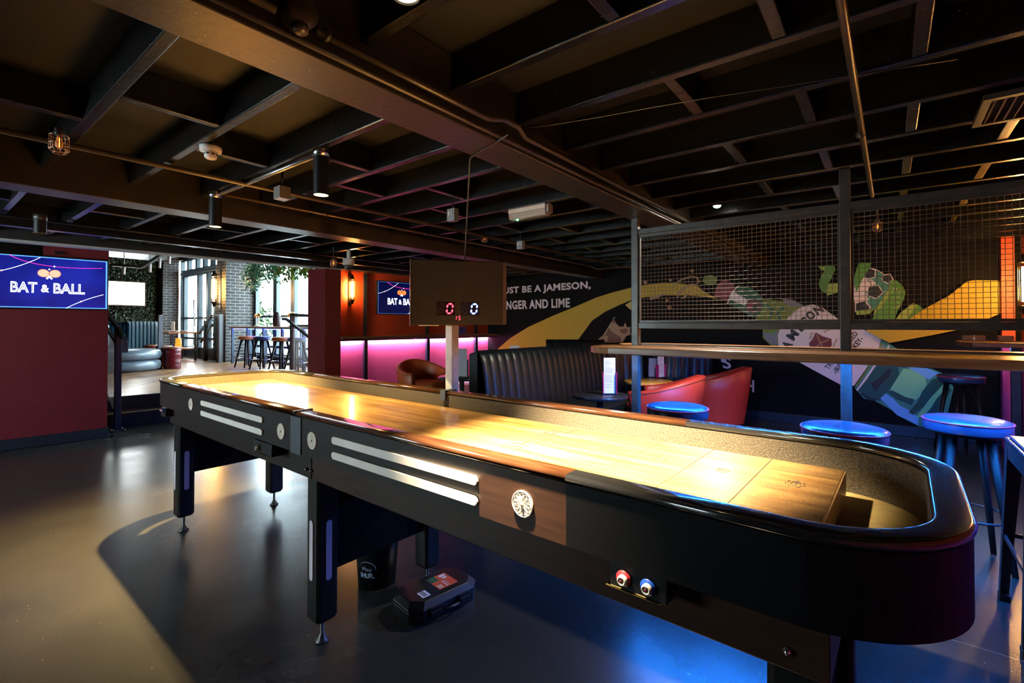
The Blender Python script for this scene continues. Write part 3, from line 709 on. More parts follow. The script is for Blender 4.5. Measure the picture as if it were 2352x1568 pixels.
# emergency light
p = atZ(1216, 487, 2.07)
t = thing('emergency_light', 'white emergency light with a tiny green indicator beside the big beam', 'emergency light', (p.x, p.y, p.z))
MB().box(p.x-.165, p.x+.165, p.y-.042, p.y+.042, p.z+.0, p.z+.05).build('body', mat('ivory_plastic', (.66,.58,.48), .4), t, .004)
ml = MB(); prof = [(-.04, -.001), (.04, -.001), (.034, -.03), (.024, -.042), (-.024, -.042), (-.034, -.03)]
ml.add([(p.x-.163, p.y+a, p.z+b) for a, b in prof]+[(p.x+.163, p.y+a, p.z+b) for a, b in prof], [tuple(range(6)), tuple(range(6,12))]+[(i,(i+1)%6,(i+1)%6+6,i+6) for i in range(6)])
ml.build('diffuser', mat('ribbed_diffuser', (.5,.47,.38), .2, bump=.6, bscale=70, stretch=(.2, 8, 8)), t)
MB().box(p.x+.166, p.x+.185, p.y-.03, p.y+.03, p.z-.03, p.z+.03).build('end_cap', mat('grubby_cap', (.32,.28,.24), .5), t, .004)
MB().lathe([(.0001,-.005),(.005,-.003),(.006,0)], (p.x-.11, p.y-.0, p.z-.043), 12).build('indicator', emit('green_led', (.05, 1, .35), 60), t)
MB().tube([(p.x-.1,p.y,p.z+.05),(p.x-.1,p.y,2.1)], .008, 8).tube([(p.x+.1,p.y,p.z+.05),(p.x+.1,p.y,2.1)], .008, 8).build('hanger', BLACK, t)
# small boxes
def wallbox_unit(name, u, v, zc, label, cat, sx, sy, sz, m=GREYP, sw=True):
    p = atZ(u, v, zc); t = thing(name, label, cat, (p.x, p.y, zc-sz/2))
    MB().box(p.x-sx/2, p.x+sx/2, p.y-sy/2, p.y+sy/2, zc-sz/2, zc+sz/2).build('box_body', m, t, .003)
    if sw:
        for k in (-1, 1): MB().box(p.x-.012*k-.006+(0), p.x-.012*k+.006, p.y-sy/2-.006, p.y-sy/2-.0005, zc-.004, zc+.022).build('rocker_switch', WHITEP, t, .001)
    MB().tube([(p.x, p.y, zc+sz/2), (p.x, p.y, 2.236)], .007, 8).build('conduit_stub', BLACK, t)
    return t
wallbox_unit('junction_box', 648, 444, 2.045, 'steel junction box hung under the joists between the tube spotlights', 'junction box', .075, .07, .075, mat('galvanised_box', (.32,.30,.27), .35, .6), False)
wallbox_unit('switch_box', 1040, 494, 2.03, 'grey twin switch box hung under the joists near the scoreboard cable', 'switch box', .075, .045, .09)
wallbox_unit('switch_box', 1196, 563, 2.03, 'small grey switch box far back under the dark ceiling', 'switch box', .07, .045, .08, GREYP)
p = atD(568, 493, 3.6)
t = thing('ceiling_sensor', 'round dusty pink sensor facing out from the second beam', 'sensor', (p.x, p.y, p.z-.04))
q = (Vector((0,0,HC))-p); q.z = -.2; q.normalize()
MB().tube([p, p+q*.012, p+q*.018], [.037,.037,.03], 24).build('sensor_disc', mat('dusty_pink_plastic', (.34,.22,.19), .6, noise=.4, scale=40), t)
MB().tube([p-q*.002, p-q*.03], .012, 10).tube([p-q*.025, p-q*.025+Vector((0,0,.13))], .006, 8).build('bracket', BLACK, t)
# caged bulbs
def caged(u, v, d, label, s=1.0):
    p = atD(u, v, d) if d > 2.2 else atZ(u, v, d); t = thing('caged_bulb', label, 'bulb', (p.x, p.y, p.z-.05*s))
    MB().lathe([(.012*s,.03*s),(.016*s,.035*s),(.016*s,.06*s),(.008*s,.065*s)], p, 16).build('lamp_holder', DSTEEL, t)
    MB().lathe([(.0001,-.03*s),(.011*s,-.02*s),(.014*s,-.002*s),(.009*s,.018*s),(.008*s,.03*s)], p, 16).build('bulb', glass('amber_bulb', (1,.7,.4), .05, .35), t)
    MB().tube([p+Vector((0,0,-.02*s)), p+Vector((.004*s,0,.0)), p+Vector((0,0,.02*s))], .0012*s, 6).build('filament', emit('filament', (1,.5,.15), 3), t)
    c = MB()
    for k in range(8):
        a = 2*PI*k/8; dx, dy = math.cos(a), math.sin(a)
        c.tube([p+Vector((dx*r*s, dy*r*s, z*s)) for r, z in ((.017,.045),(.032,.03),(.033,-.03),(.02,-.045))], .0014*s, 5)
    for r, z in ((.033,.028),(.033,-.005),(.033,-.03),(.02,-.045)): c.tube([p+Vector((r*s*math.cos(a), r*s*math.sin(a), z*s)) for a in [2*PI*i/20 for i in range(20)]], .0014*s, 5, closed=True)
    c.build('wire_cage', mat('copper_wire', (.5,.30,.18), .3, .9), t)
    if p.z+.065*s < 2.09: MB().tube([p+Vector((0,0,.064*s)), (p.x,p.y,2.236)], .006, 8).build('drop_rod', BLACK, t)
caged(136, 328, 2.025, 'wire-caged bulb under the conduit, above the big television')
caged(1113, 546, 4.9, 'wire-caged bulb hanging beyond the scoreboard cable')
caged(766, 604, 5.4, 'wire-caged bulb hanging beside the dome camera')
caged(2015, 520, 3.7, 'wire-caged bulb hanging behind the mesh screen', .9)
# pipes and conduits (each run is one pipe)
def run(name, label, cat, pts, r, m, clips=()):
    t = tag(MB().tube(pts, r, 12).build(name, m), label, cat)
    for c in clips: MB().tube([Vector(c)+Vector((0,-.006,0)), Vector(c)+Vector((0,.006,0))], r*1.5, 12).tube([Vector(c), (c[0], c[1], c[2]+.03)], .004, 6).build('pipe_clip', DSTEEL, t)
    return t
run('conduit', 'long dark conduit running under the joists past the caged bulb', 'conduit', [(-2.99, -2.5, 2.082), (-2.99, 6.9, 2.082)], .014, mat('tan_grey_conduit', (.10,.075,.045), .4, .3))
run('conduit', 'shiny conduit running between the two tube spotlights', 'conduit', [(L2.x+.04, L2.y+.02, 2.086), (L1.x-.04, L1.y+.02, 2.086)], .012, GALV)
run('conduit', 'thin conduit running back from the further tube spotlight', 'conduit', [(L2.x+.02, L2.y+.05, 2.088), (L2.x+.02, 6.1, 2.088), (L2.x+.06, 6.26, 2.054), (-1.6, 6.32, 2.054)], .010, mat('brown_grey_conduit', (.13,.09,.07), .4, .4), [(L2.x+.02, y, 2.088) for y in (2.0, 3.0, 4.2, 5.4)])
pp = atZ(1932, 0, 2.086); pq = atZ(2003, 450, 2.086)
run('steel_pipe', 'thick steel pipe running under the joists towards the mesh screen', 'pipe', [(pp.x-.004, -2.5, 2.086), (pp.x, pp.y, 2.086), (pq.x, pq.y, 2.086)], .0125, mat('dark_steel_pipe', (.10,.085,.07), .28, .7), [(pp.x, 2.6, 2.086)])
run('steel_pipe', 'slim pipe crossing under the ceiling above the red wall', 'pipe', [(-5.3, -2.5, 2.08), (-5.3, 6.9, 2.08)], .012, BLACK)
# conduits clipped along the big beam, round box and flexible tail
run('conduit', 'upper of two conduits along the side of the big beam', 'conduit', [(-1.213, .69, 2.045), (-1.213, 1.40, 2.045), (-1.19, 1.47, 2.06), (-1.19, 1.56, 2.06), (-1.213, 1.64, 2.045), (-1.213, 6.9, 2.045)], .011, CONDUIT, [(-1.213, .72, 2.045)])
run('conduit', 'lower of two conduits along the side of the big beam', 'conduit', [(-1.222, -2.4, 2.003), (-1.222, 6.9, 2.003)], .008, CONDUIT, [(-1.222, 1.9, 2.008), (-1.222, 2.8, 2.008)])
run('conduit', 'short conduit between the edge of the picture and the round conduit box', 'conduit', [(-1.213, -2.4, 2.045), (-1.213, .58, 2.045)], .011, CONDUIT)
p = Vector((-1.205, .635, 2.065))
t = thing('conduit_box', 'round black conduit box on the side of the big beam', 'conduit box', (p.x, p.y, 2.0))
MB().tube([p+Vector((-.035,0,0)), p+Vector((.02,0,0)), p+Vector((.03,0,0))], [.046,.046,.038], 26).build('box_body', mat('black_box_enamel', (.016,.014,.012), .35), t)
MB().tube([p+Vector((.012,0,-.04)), p+Vector((.012,0,-.058)), p+Vector((.012,0,-.064))], [.02,.02,.012], 16).build('gland', CONDUIT, t)
fl = []
ctrl = [p+Vector((.0,.0,.045)), p+Vector((.0,.0,.10)), p+Vector((.04,.02,.135)), p+Vector((.10,.03,.10)), p+Vector((.15,.04,.075)), p+Vector((.19,.05,.08))]
for i in range(len(ctrl)-1):
    for k in range(10): fl.append(ctrl[i].lerp(ctrl[i+1], k/10))
MB().tube(fl, [.0105 if i % 2 else .0085 for i in range(len(fl))], 10, smooth=False).build('flexible_tail', CONDUIT, t)
tag(MB().tube([ctrl[-1], ctrl[-1]+Vector((.09,-.02,.03)), (L4.x+.04, L4.y-.03, 2.2)], .008, 8).build('conduit_tail', CONDUIT), 'thin conduit from the flexible tail towards the recessed downlight', 'conduit')
# loose cable slung across the joists
cb = [atZ(u, v, 2.085) for u, v in ((1172, 296), (1260, 288), (1380, 268), (1500, 246), (1640, 222), (1760, 204), (1900, 182), (2040, 160), (2200, 135))]
tag(MB().tube(cb, .0028, 6).build('loose_cable', BLACKP), 'thin loose cable slung across the joists from the big beam', 'cable')
# air vent
p = atZ(2310, 232, 2.10)
a = atZ(2232, 283, 2.10); b = atZ(2262, 192, 2.10)
t = thing('air_vent', 'slatted ceiling air vent beside the thick steel pipe', 'air vent', (a.x, a.y, 2.08))
vx0, vx1, vy0, vy1 = a.x, a.x+.62, b.y+.16, a.y
vy0, vy1 = min(vy0, vy1)-.0, max(vy0, vy1)
if vy1-vy0 < .28: vy0 = vy1-.32
fr = MB(); zf = 2.078
fr.box(vx0, vx1, vy0, vy0+.025, zf, zf+.02).box(vx0, vx1, vy1-.025, vy1, zf, zf+.02).box(vx0, vx0+.025, vy0+.025, vy1-.025, zf, zf+.02).box(vx1-.025, vx1, vy0+.025, vy1-.025, zf, zf+.02)
fr.build('vent_frame', mat('vent_paint', (.03,.022,.018), .4), t)
sl = MB(); n = 20
for k in range(n):
    x = vx0+.04+k*(vx1-vx0-.08)/(n-1)
    sl.obox((x, (vy0+vy1)/2, zf+.012), (.006, 0, .009), (0, (vy1-vy0)/2-.03, 0), (.0012, 0, -.0008))
sl.build('vent_slat', mat('vent_slat_paint', (.30,.24,.15), .4), t)
MB().box(vx0+.01, vx1-.01, vy0+.01, vy1-.01, zf+.024, 2.0999).build('vent_box', BLACKP, t)

# ================================================================== SCOREBOARD ON ITS POST
sc = atD(1054, 672, 2.45); ra = math.atan2(.385, .313)
t = thing('electronic_scoreboard', 'black electronic scoreboard showing two zeros on a post behind the table', 'scoreboard', (sc.x, sc.y, 0), ra)
M = WM[t.name]
def S(name, mb, m, parent=None, bevel=0): mb.xf(M); return mb.build(name, m, parent or t, bevel)
BW, BZ0, BZ1 = .242, 1.248, 1.573
SCB = mat('scoreboard_dark_laminate', (.018,.0145,.012), .42, noise=.3, scale=90)
hs = S('housing', MB().box(-BW, BW, -.02, .022, BZ0, BZ1), SCB, None, .003)
S('edge_trim', MB().box(BW-.016, BW+.001, -.0225, -.0203, BZ0+.004, BZ1-.004), mat('bronze_edge', (.10,.06,.045), .4), hs)
S('edge_trim', MB().box(-BW-.002, -BW-.0003, -.0225, .02, BZ0-.004, BZ1+.004), CHROME, hs)
S('bottom_clip', MB().box(-BW+.04, -BW+.14, -.018, -.006, BZ0-.005, BZ0-.0005), WHITEP, hs)
def seg7(mb, cx, cz, wd, ht, segs, th, mi=0, y=-.0218, slant=.12):
    a, b = wd/2, ht/2
    L = {'a': ((-a,b),(a,b)), 'd': ((-a,-b),(a,-b)), 'g': ((-a,0),(a,0)), 'f': ((-a,b),(-a,0)), 'b': ((a,b),(a,0)), 'e': ((-a,0),(-a,-b)), 'c': ((a,0),(a,-b))}
    for k in segs:
        (x0,z0),(x1,z1) = L[k]; dx, dz = x1-x0, z1-z0; l = math.hypot(dx,dz); dx/=l; dz/=l; g = th*.35
        p0 = (x0+dx*g, z0+dz*g); p1 = (x1-dx*g, z1-dz*g); nx, nz = -dz*th/2, dx*th/2
        q = [(p0[0],p0[1]), (p0[0]+dx*th/2+nx, p0[1]+dz*th/2+nz), (p1[0]-dx*th/2+nx, p1[1]-dz*th/2+nz), (p1[0],p1[1]), (p1[0]-dx*th/2-nx, p1[1]-dz*th/2-nz), (p0[0]+dx*th/2-nx, p0[1]+dz*th/2-nz)]
        mb.slab([(cx+x+slant*z, y, cz+z) for x, z in q], (0,1,0), .001, mi)
def bx(u, v):     # photo point -> place on the board face
    r = ray(u, v); nrm = M.to_3x3() @ Vector((0,-1,0)); o = M @ Vector((0,-.021,0)); k = (o-Vector((0,0,HC))).dot(nrm)/r.dot(nrm)
    q = M.inverted() @ (Vector((0,0,HC))+r*k); return q.x, q.z
for nm, u, v, c, st in (('red', 1033, 708.5, (1,.05,.09), 1.5), ('blue', 1089, 709, (.13,.20,1), 2.6)):
    x, z = bx(u, v)
    w2 = MB(); w2.box(x-.066, x+.026, -.0212, -.0203, z-.034, z+.034)
    wn_ = S('digit_window', w2, mat('digit_window_'+nm, (.012,.004,.006) if nm == 'red' else (.012,.010,.035), .2), hs)
    m2 = MB(); seg7(m2, x, z, .027, .047, 'abcdef', .0085); S('score_digit', m2, emit('led_'+nm, c, st), hs)
    m3 = MB(); seg7(m3, x-.044, z, .027, .047, 'abcdefg', .0075, y=-.0216); S('score_digit', m3, mat('unlit_'+nm, (.02,.012,.012) if nm == 'red' else (.022,.018,.05), .3), hs)
x, z = bx(1052, 730)
m2 = MB(); seg7(m2, x-.012, z, .008, .019, 'bc', .0035, slant=.15); seg7(m2, x+.007, z, .009, .019, 'afgcd', .0035, slant=.15); S('timer_digit', m2, bpy.data.materials['led_red'], hs)
pc = atD(1038, 820, 2.43)
MB().box(pc.x-.047, pc.x, pc.y+.0, pc.y+.05, .70, BZ0-.0005).build('post', mat('pale_grey_post', (.45,.43,.40), .5, noise=.1, scale=40), t, .003)
MB().box(pc.x-.047, pc.x, pc.y-.05, pc.y-.0005, .80, .86).build('bracket', DSTEEL, t)
tp = M @ Vector((.03, 0, BZ1))
cab = [atZ(1166, 308, 1.985), atZ(1140, 328, 1.983), atZ(1110, 343, 1.981), (-1.44, atX(1080, 354, -1.44).y, 1.982)]
cab[3] = Vector(cab[3]); e = Vector((-1.448, cab[3].y+.005, 1.965))
pts = cab + [e] + [e.lerp(tp, k/6) for k in range(1, 6)] + [tp]
tag(MB().tube(pts, .0042, 8).build('power_cable', BLACKP), 'black cable dropping from the big beam to the scoreboard', 'cable')

# ================================================================== MESH SCREEN WITH DRINKS COUNTER
t = thing('mesh_divider', 'black steel mesh screen on posts with a wooden drinks counter', 'room divider', (-.2, 3.2, 0))
PX = (-1.397, -.183, 1.0)
for x in PX: MB().box(x-.025, x+.025, 3.175, 3.225, 0, 2.0985).build('post', DSTEEL, t, .004)
for a, b in zip(PX, PX[1:]):
    MB().box(a+.0255, b-.0255, 3.18, 3.22, 1.879, 1.917).build('top_rail', DSTEEL, t, .003)
    MB().box(a+.0255, b-.0255, 3.18, 3.22, 1.222, 1.262).build('bottom_rail', DSTEEL, t, .003)
    MB().box(a+.026, b-.026, 3.205, 3.222, 1.108, 1.118).build('counter_rail', DSTEEL, t)
    # crimped wire in an angle frame
    x0, x1, z0, z1 = a+.036, b-.034, 1.277, 1.858
    f = MB().box(x0-.010, x0, 3.19, 3.21, z0-.014, z1+.02).box(x1, x1+.008, 3.19, 3.21, z0-.014, z1+.02).box(x0, x1, 3.19, 3.21, z1, z1+.02).box(x0, x1, 3.19, 3.21, z0-.014, z0)
    fr = f.build('panel_frame', DSTEEL, t)
    wm_ = MB(); nx = int(round((x1-x0)/.0254)); nz = int(round((z1-z0)/.0254)); dx = (x1-x0)/nx; dz = (z1-z0)/nz; q = .0013
    for i in range(nx+1):
        x = x0+i*dx; pts = []
        for j in range(nz+1): pts.append((x, 3.2+q*(1 if (i+j) % 2 else -1), z0+j*dz))
        wm_.tube(pts, .00135, 4, cap=False, smooth=False)
    for j in range(nz+1):
        z = z0+j*dz
        wm_.tube([(x0+i*dx, 3.2-q*(1 if (i+j) % 2 else -1), z) for i in range(nx+1)], .00135, 4, cap=False, smooth=False)
    wm_.build('wire_mesh', mat('mesh_wire', (.22,.19,.15), .35, .8), fr)
def counter(y0, y1, side):
    xl = -1.615; r = .2; n = 10; zb, zt = 1.063, 1.107
    if side < 0: poly = [(1.05,y1),(xl+.16,y1)] + [(xl+.16+.16*math.cos(R(a)), y1-.17+.17*math.sin(R(a))) for a in range(90, 181, 15)] + [(xl+.30+.30*math.cos(R(a)), y0+.24+.24*math.sin(R(a))) for a in range(180, 271, 15)] + [(1.05,y0)]
    else: poly = [(1.05,y0),(1.05,y1)] + [(xl+.30+.30*math.cos(R(a)), y1-.24+.24*math.sin(R(a))) for a in range(90, 181, 15)] + [(xl+.1, y0)]
    return MB().prism(poly, zb, zt)
counter(2.75, 3.165, -1).build('counter_top', OAK, t, .006)
counter(3.235, 3.63, 1).build('counter_top', OAK, t, .006)
BLUE = (.018, .21, 1.0)
LEDB = emit('blue_led', BLUE, 230)
for x0, x1, y in ((-1.36, -.22, 3.08), (-.14, .96, 3.08), (-1.45, -.22, 3.33), (-.14, .96, 3.33)):
    ch = MB().box(x0, x1, y-.011, y-.009, 1.052 if y < 3.2 else 1.0435, 1.0625).box(x0, x1, y+.009, y+.011, 1.052, 1.0625).build('led_channel', BLACKP, t)  # added lips, not seen: trim how far the blue light spreads sideways
    MB().box(x0, x1, y-.0085, y+.0085, 1.050, 1.0625).build('led_strip', LEDB, ch)

# ================================================================== BAR STOOLS
def bar_stool(label, x, y, rz, vin, pip, h=.75, r=.18, group='round bar stools'):
    t = thing('bar_stool', label, 'bar stool', (0,0,0), 0, group)
    MB().lathe([(r*.5,h-.072),(r*.97,h-.070),(r,h-.062),(r,h-.022),(r*.985,h-.012)], n=40).lathe([(r*.985,h-.012),(r*.95,h-.004),(r*.8,h+.002),(r*.4,h+.005),(.0001,h+.006)], n=40, cap=False).build('seat', vin, t)
    MB().tube([(r*1.003*math.cos(a), r*1.003*math.sin(a), h-.0145) for a in [2*PI*i/40 for i in range(40)]], .0052, 6, closed=True).build('piping', pip, t)
    MB().lathe([(r*.78,h-.088),(r*.78,h-.0725)], n=28).build('seat_plate', BLKWOOD, t)
    for k in range(4):
        a = PI/4+k*PI/2; d = Vector((math.cos(a), math.sin(a), 0))
        MB().tube([d*.20, d*.165+Vector((0,0,.25)), d*.105+Vector((0,0,h-.088))], [.0125,.016,.022], 14).build('leg', BLKWOOD, t)
    MB().tube([(.175*math.cos(a), .175*math.sin(a), .25) for a in [2*PI*i/32 for i in range(32)]], .0065, 8, closed=True).build('foot_ring', STEEL, t)
    t.location = (x, y, 0); t.rotation_euler = (0,0,rz); WM[t.name] = Matrix.Translation((x,y,0)) @ Matrix.Rotation(rz,4,'Z')
    return t
s1 = bar_stool('round blue bar stool with thin red piping in front of the red tub chairs', -1.035, 2.985, .3, STOOLV, PIPING)
dup(s1, (-.178, 2.875, 0), .9, 'dark blue bar stool in front of the second screen post, low behind the table rail')
dup(s1, (.325, 3.53, 0), .15, 'bright blue bar stool with red piping nearest to the square metal stool')
dup(s1, (.56, 6.50, 0), .5, 'dark bar stool standing before the painted bottle, under the high wooden table')
# square black metal stool at the edge of the view
t = thing('metal_stool', 'square black metal stool cut by the edge of the picture', 'stool', (.645, 2.868, 0))
cx, cy, hs_ = .645, 2.868, .235
st = MB().box(cx-hs_, cx+hs_, cy-hs_, cy+hs_, .728, .742); 
st.prism([(cx+hs_*.94*a, cy+hs_*.94*b) for a, b in ((-1,-1),(1,-1),(1,1),(-1,1))], .742, .752)
st.build('seat', mat('blue_black_enamel', (.02,.028,.04), .25, .3), t, .012)
MB().box(cx-hs_+.004, cx+hs_-.004, cy-hs_+.004, cy-hs_+.010, .655, .728).box(cx-hs_+.004, cx+hs_-.004, cy+hs_-.010, cy+hs_-.004, .655, .728).box(cx-hs_+.004, cx-hs_+.010, cy-hs_+.01, cy+hs_-.01, .655, .728).box(cx+hs_-.010, cx+hs_-.004, cy-hs_+.01, cy+hs_-.01, .655, .728).build('apron', STEEL, t)
for a in (-1, 1):
    for b in (-1, 1):
        m = MB()
        for (ax, ay) in ((1,0),(0,1)):
            w0, w1 = .060, .034
            top = Vector((cx+a*(hs_-.003), cy+b*(hs_-.003), .70)); bot = Vector((cx+a*(hs_+.022), cy+b*(hs_+.022), .012))
            d = Vector((-a*ax, -b*ay, 0)); nn = Vector((-a*ay, -b*ax, 0))*.004
            m.add([top, top+d*w0, bot+d*w1, bot, top+nn, top+d*w0+nn, bot+d*w1+nn, bot+nn], [(0,1,2,3),(7,6,5,4),(0,4,5,1),(1,5,6,2),(2,6,7,3),(3,7,4,0)])
        o = m.build('leg', STEEL, t)
        MB().box(cx+a*(hs_+.005)-.02, cx+a*(hs_+.005)+.02, cy+b*(hs_+.005)-.02, cy+b*(hs_+.005)+.02, 0, .03).build('rubber_foot', BLACKP, o, .003)
for z, k in ((.30, .012),): 
    for a in (-1, 1):
        MB().bar((cx+a*(hs_+.004), cy-hs_, z), (cx+a*(hs_+.004), cy+hs_, z), .008, .018).build('stretcher', STEEL, t)
        MB().bar((cx-hs_, cy+a*(hs_+.004), z), (cx+hs_, cy+a*(hs_+.004), z), .008, .018).build('stretcher', STEEL, t)
# ================================================================== PAINTED MURAL ON THE BLACK WALL
MY = 6.9985
PAINTS = {}
def paint(name, c): PAINTS.setdefault(name, mat('paint_'+name, c, .55)); return PAINTS[name]
pal = [('yellow', (.54,.37,.012)), ('white', (.82,.72,.76)), ('tan', (.40,.24,.12)), ('brown', (.17,.07,.03)), ('lemon', (.62,.48,.12)), ('olive', (.16,.22,.02)), ('wine', (.22,.03,.05)), ('bottle', (.012,.11,.05)),
       ('seal', (.10,.05,.05)), ('slate', (.20,.22,.27)), ('maroon', (.17,.012,.02)), ('ink', (.010,.012,.014)), ('deep', (.006,.075,.062)), ('leaf', (.09,.30,.045)), ('lime', (.32,.46,.08)), ('mint', (.22,.66,.34)), ('sky', (.18,.50,.95)), ('teal', (.06,.28,.22)), ('cream', (.62,.58,.38))]
for n_, c_ in pal: paint(n_, c_)
PI_ = {n_: i for i, (n_, c_) in enumerate(pal)}
mu = MB(); layer = [0]
def poly(c, pts):
    """outline drawn on the wall; each coat lies a hair over the one before"""
    layer[0] += 1; y = MY - .00035*layer[0]
    mu.slab([Vector((p.x, y, p.z)) for p in [atY(u, v, MY) for u, v in pts]], (0,1,0), .0003, PI_[c])
def stroke(c, pts, wd):
    ws_ = wd if isinstance(wd, (list, tuple)) else [wd]*len(pts); L_, R_ = [], []
    for i, (u, v) in enumerate(pts):
        a = pts[max(i-1,0)]; b = pts[min(i+1,len(pts)-1)]; dx, dy = b[0]-a[0], b[1]-a[1]; l = math.hypot(dx,dy) or 1
        L_.append((u-dy/l*ws_[i]/2, v+dx/l*ws_[i]/2)); R_.append((u+dy/l*ws_[i]/2, v-dx/l*ws_[i]/2))
    poly(c, L_+R_[::-1])
def blob(c, u, v, r, r2=None): poly(c, [(u+r*math.cos(2*PI*i/18), v+(r2 or r)*math.sin(2*PI*i/18)) for i in range(18)])
def letters(txt, c, u0, v0, u1, v1, cap, lead=0, bold=.02):
    """wall lettering between two points of its baseline (LEAD: share hidden before the first point)"""
    a = atY(u0, v0, MY); b = atY(u1, v1, MY); layer[0] += 1
    d = b-a; k = cap/1104*(0); hgt = abs(atY(u1, v1-cap, MY).z-b.z); w_ = d.length/(1-lead); r_ = d.normalized(); a = b - r_*w_
    upv = Vector((0,-1,0)).cross(r_); upv = -upv if upv.z < 0 and abs(r_.x) > .7 else upv
    put_text(mu, txt, (a.x, MY-.00035*layer[0], a.z), r_, upv, w_, hgt, PI_[c], bold, 1.07, lift=0, depth=.0003)
def letter(ch, c, u, v, hgt, wdt, ang, bold=.03):
    """one letter about (u,v), baseline turned ANG degrees up from level"""
    p = atY(u, v, MY); s_ = (atY(u+1, v, MY)-p).length; layer[0] += 1
    r_ = Vector((math.cos(R(ang)), 0, math.sin(R(ang)))); up_ = Vector((-math.sin(R(ang)), 0, math.cos(R(ang))))
    put_text(mu, ch, (p.x, MY-.00035*layer[0], p.z), r_, up_, wdt*s_, hgt*s_, PI_[c], bold, lift=0, center=True, depth=.0003)
# yellow pour
poly('yellow', [(1141,803),(1171,777),(1213,751),(1272,724),(1324,703),(1370,683),(1408,671),(1451,660),(1474,656),(1502,651),(1528,649),(1563,651),(1604,657),(1610,665),(1630,676),(1648,687),(1619,681),(1579,678),(1528,678),(1474,683),(1450,689),(1423,700),(1391,715),(1360,736),(1344,758),(1325,784),(1312,812),(1141,812)])
letters('MUST BE A JAMESON,', 'white', 1158, 679, 1357, 667, 22, .085, .035)
letters('GINGER AND LIME', 'white', 1161, 711, 1309, 706, 22, .11, .035)
poly('lemon', [(1436,700),(1451,691),(1470,690),(1470,716),(1458,715),(1447,710)])
# splashing drink
poly('tan', [(1366,785),(1385,770),(1403,741),(1409,731),(1415,742),(1423,750),(1432,750),(1436,740),(1440,751),(1449,751),(1447,761),(1450,768),(1439,771),(1430,787)])
poly('brown', [(1376,784),(1388,771),(1399,752),(1404,760),(1416,768),(1428,776),(1424,786)])
stroke('tan', [(1400,752),(1412,764),(1426,770),(1436,773)], 3)
blob('brown', 1409, 738, 4); poly('brown', [(1422,757),(1436,754),(1443,756),(1438,766),(1428,765)]); poly('tan', [(1383,784),(1386,773),(1395,770),(1398,784)])
blob('bottle', 1411, 730, 3)
# drops and curls of liquid
for u, v, r in ((1482,648,4),(1540,643,3.5),(1590,622,4),(1532,690,3.5),(1538,706,5),(1753,606,3)): blob('tan', u, v, r)
stroke('tan', [(1544,650),(1553,650),(1566,642),(1580,637),(1590,634),(1602,638),(1606,647),(1600,653),(1588,653),(1574,660),(1561,671),(1556,682)], [2,4,4,3,3,4,4,3,4,6,7,4])
stroke('tan', [(1493,686),(1508,682),(1524,675),(1531,672)], [8,6,4,2]); stroke('tan', [(1567,686),(1576,678),(1584,672)], [3,6,2])
# bottle: cap, neck, shoulder
poly('olive', [(1613,645),(1620,633),(1634,631),(1648,638),(1645,652),(1630,655),(1619,652)])
poly('wine', [(1640,681),(1645,660),(1657,645),(1670,643),(1688,654),(1684,670),(1673,682),(1670,691),(1655,686)])
poly('maroon', [(1661,650),(1672,650),(1677,663),(1667,670)])
poly('bottle', [(1698,655),(1729,662),(1744,674),(1757,690),(1755,711),(1739,731),(1729,728),(1701,713),(1670,697),(1678,675)])
stroke('white', [(1671,697),(1680,675),(1690,662),(1698,656)], 3)
poly('white', [(1677,687),(1684,668),(1719,690),(1711,702)])
blob('seal', 1731, 703, 19, 17); blob('wine', 1726, 701, 8, 9); blob('ink', 1735, 706, 6, 7)
poly('olive', [(1749,682),(1757,687),(1798,691),(1846,702),(1818,728),(1794,757),(1788,792),(1774,796),(1752,776),(1752,757),(1735,733),(1748,714),(1756,700)])
stroke('bottle', [(1760,700),(1775,712),(1768,730)], 7); stroke('bottle', [(1800,705),(1786,722),(1794,735)], 6); stroke('leaf', [(1756,690),(1760,702),(1750,724)], 4)
poly('slate', [(1794,684),(1822,689),(1846,701),(1826,704),(1806,699)])
poly('slate', [(1752,762),(1770,765),(1786,760),(1785,792),(1770,789),(1757,778)])
stroke('leaf', [(1778,745),(1776,770)], 4)
# label
poly('white', [(1831,711),(1846,703),(1866,699),(1885,703),(1925,732),(1989,759),(2024,778),(2019,800),(1995,838),(1962,885),(1938,887),(1890,861),(1839,833),(1800,812),(1788,795),(1787,768),(1793,752),(1810,730)])
for ch, u, v, an, wd in (('J',1803,812,66,15),('A',1808,792,58,19),('M',1821,769,53,24),('E',1838,751,47,15),('S',1850,737,42,15),('O',1862,724,38,19),('N',1880,711,33,19)): letter(ch, 'ink', u, v, 23, wd, an, .05)
poly('maroon', [(1858,789),(1866,779),(1874,763),(1890,772),(1910,778),(1911,792),(1903,806),(1893,818),(1876,812),(1862,798)])
stroke('tan', [(1868,806),(1884,788),(1904,780)], 3); stroke('tan', [(1876,768),(1886,790),(1897,812)], 3)
stroke('tan', [(1859,778),(1864,772),(1862,767),(1869,765)], 3); stroke('tan', [(1914,797),(1918,786),(1923,782),(1920,778)], 3); stroke('tan', [(1893,764),(1905,756)], 2); stroke('tan', [(1890,760),(1908,757)], 1.5)
letters('TRIPLE DISTILLED', 'ink', 1904, 849, 1972, 766, 11, 0, .02)
letters('-IRISH WHISKEY-', 'ink', 1922, 859, 1985, 778, 11, 0, .03)
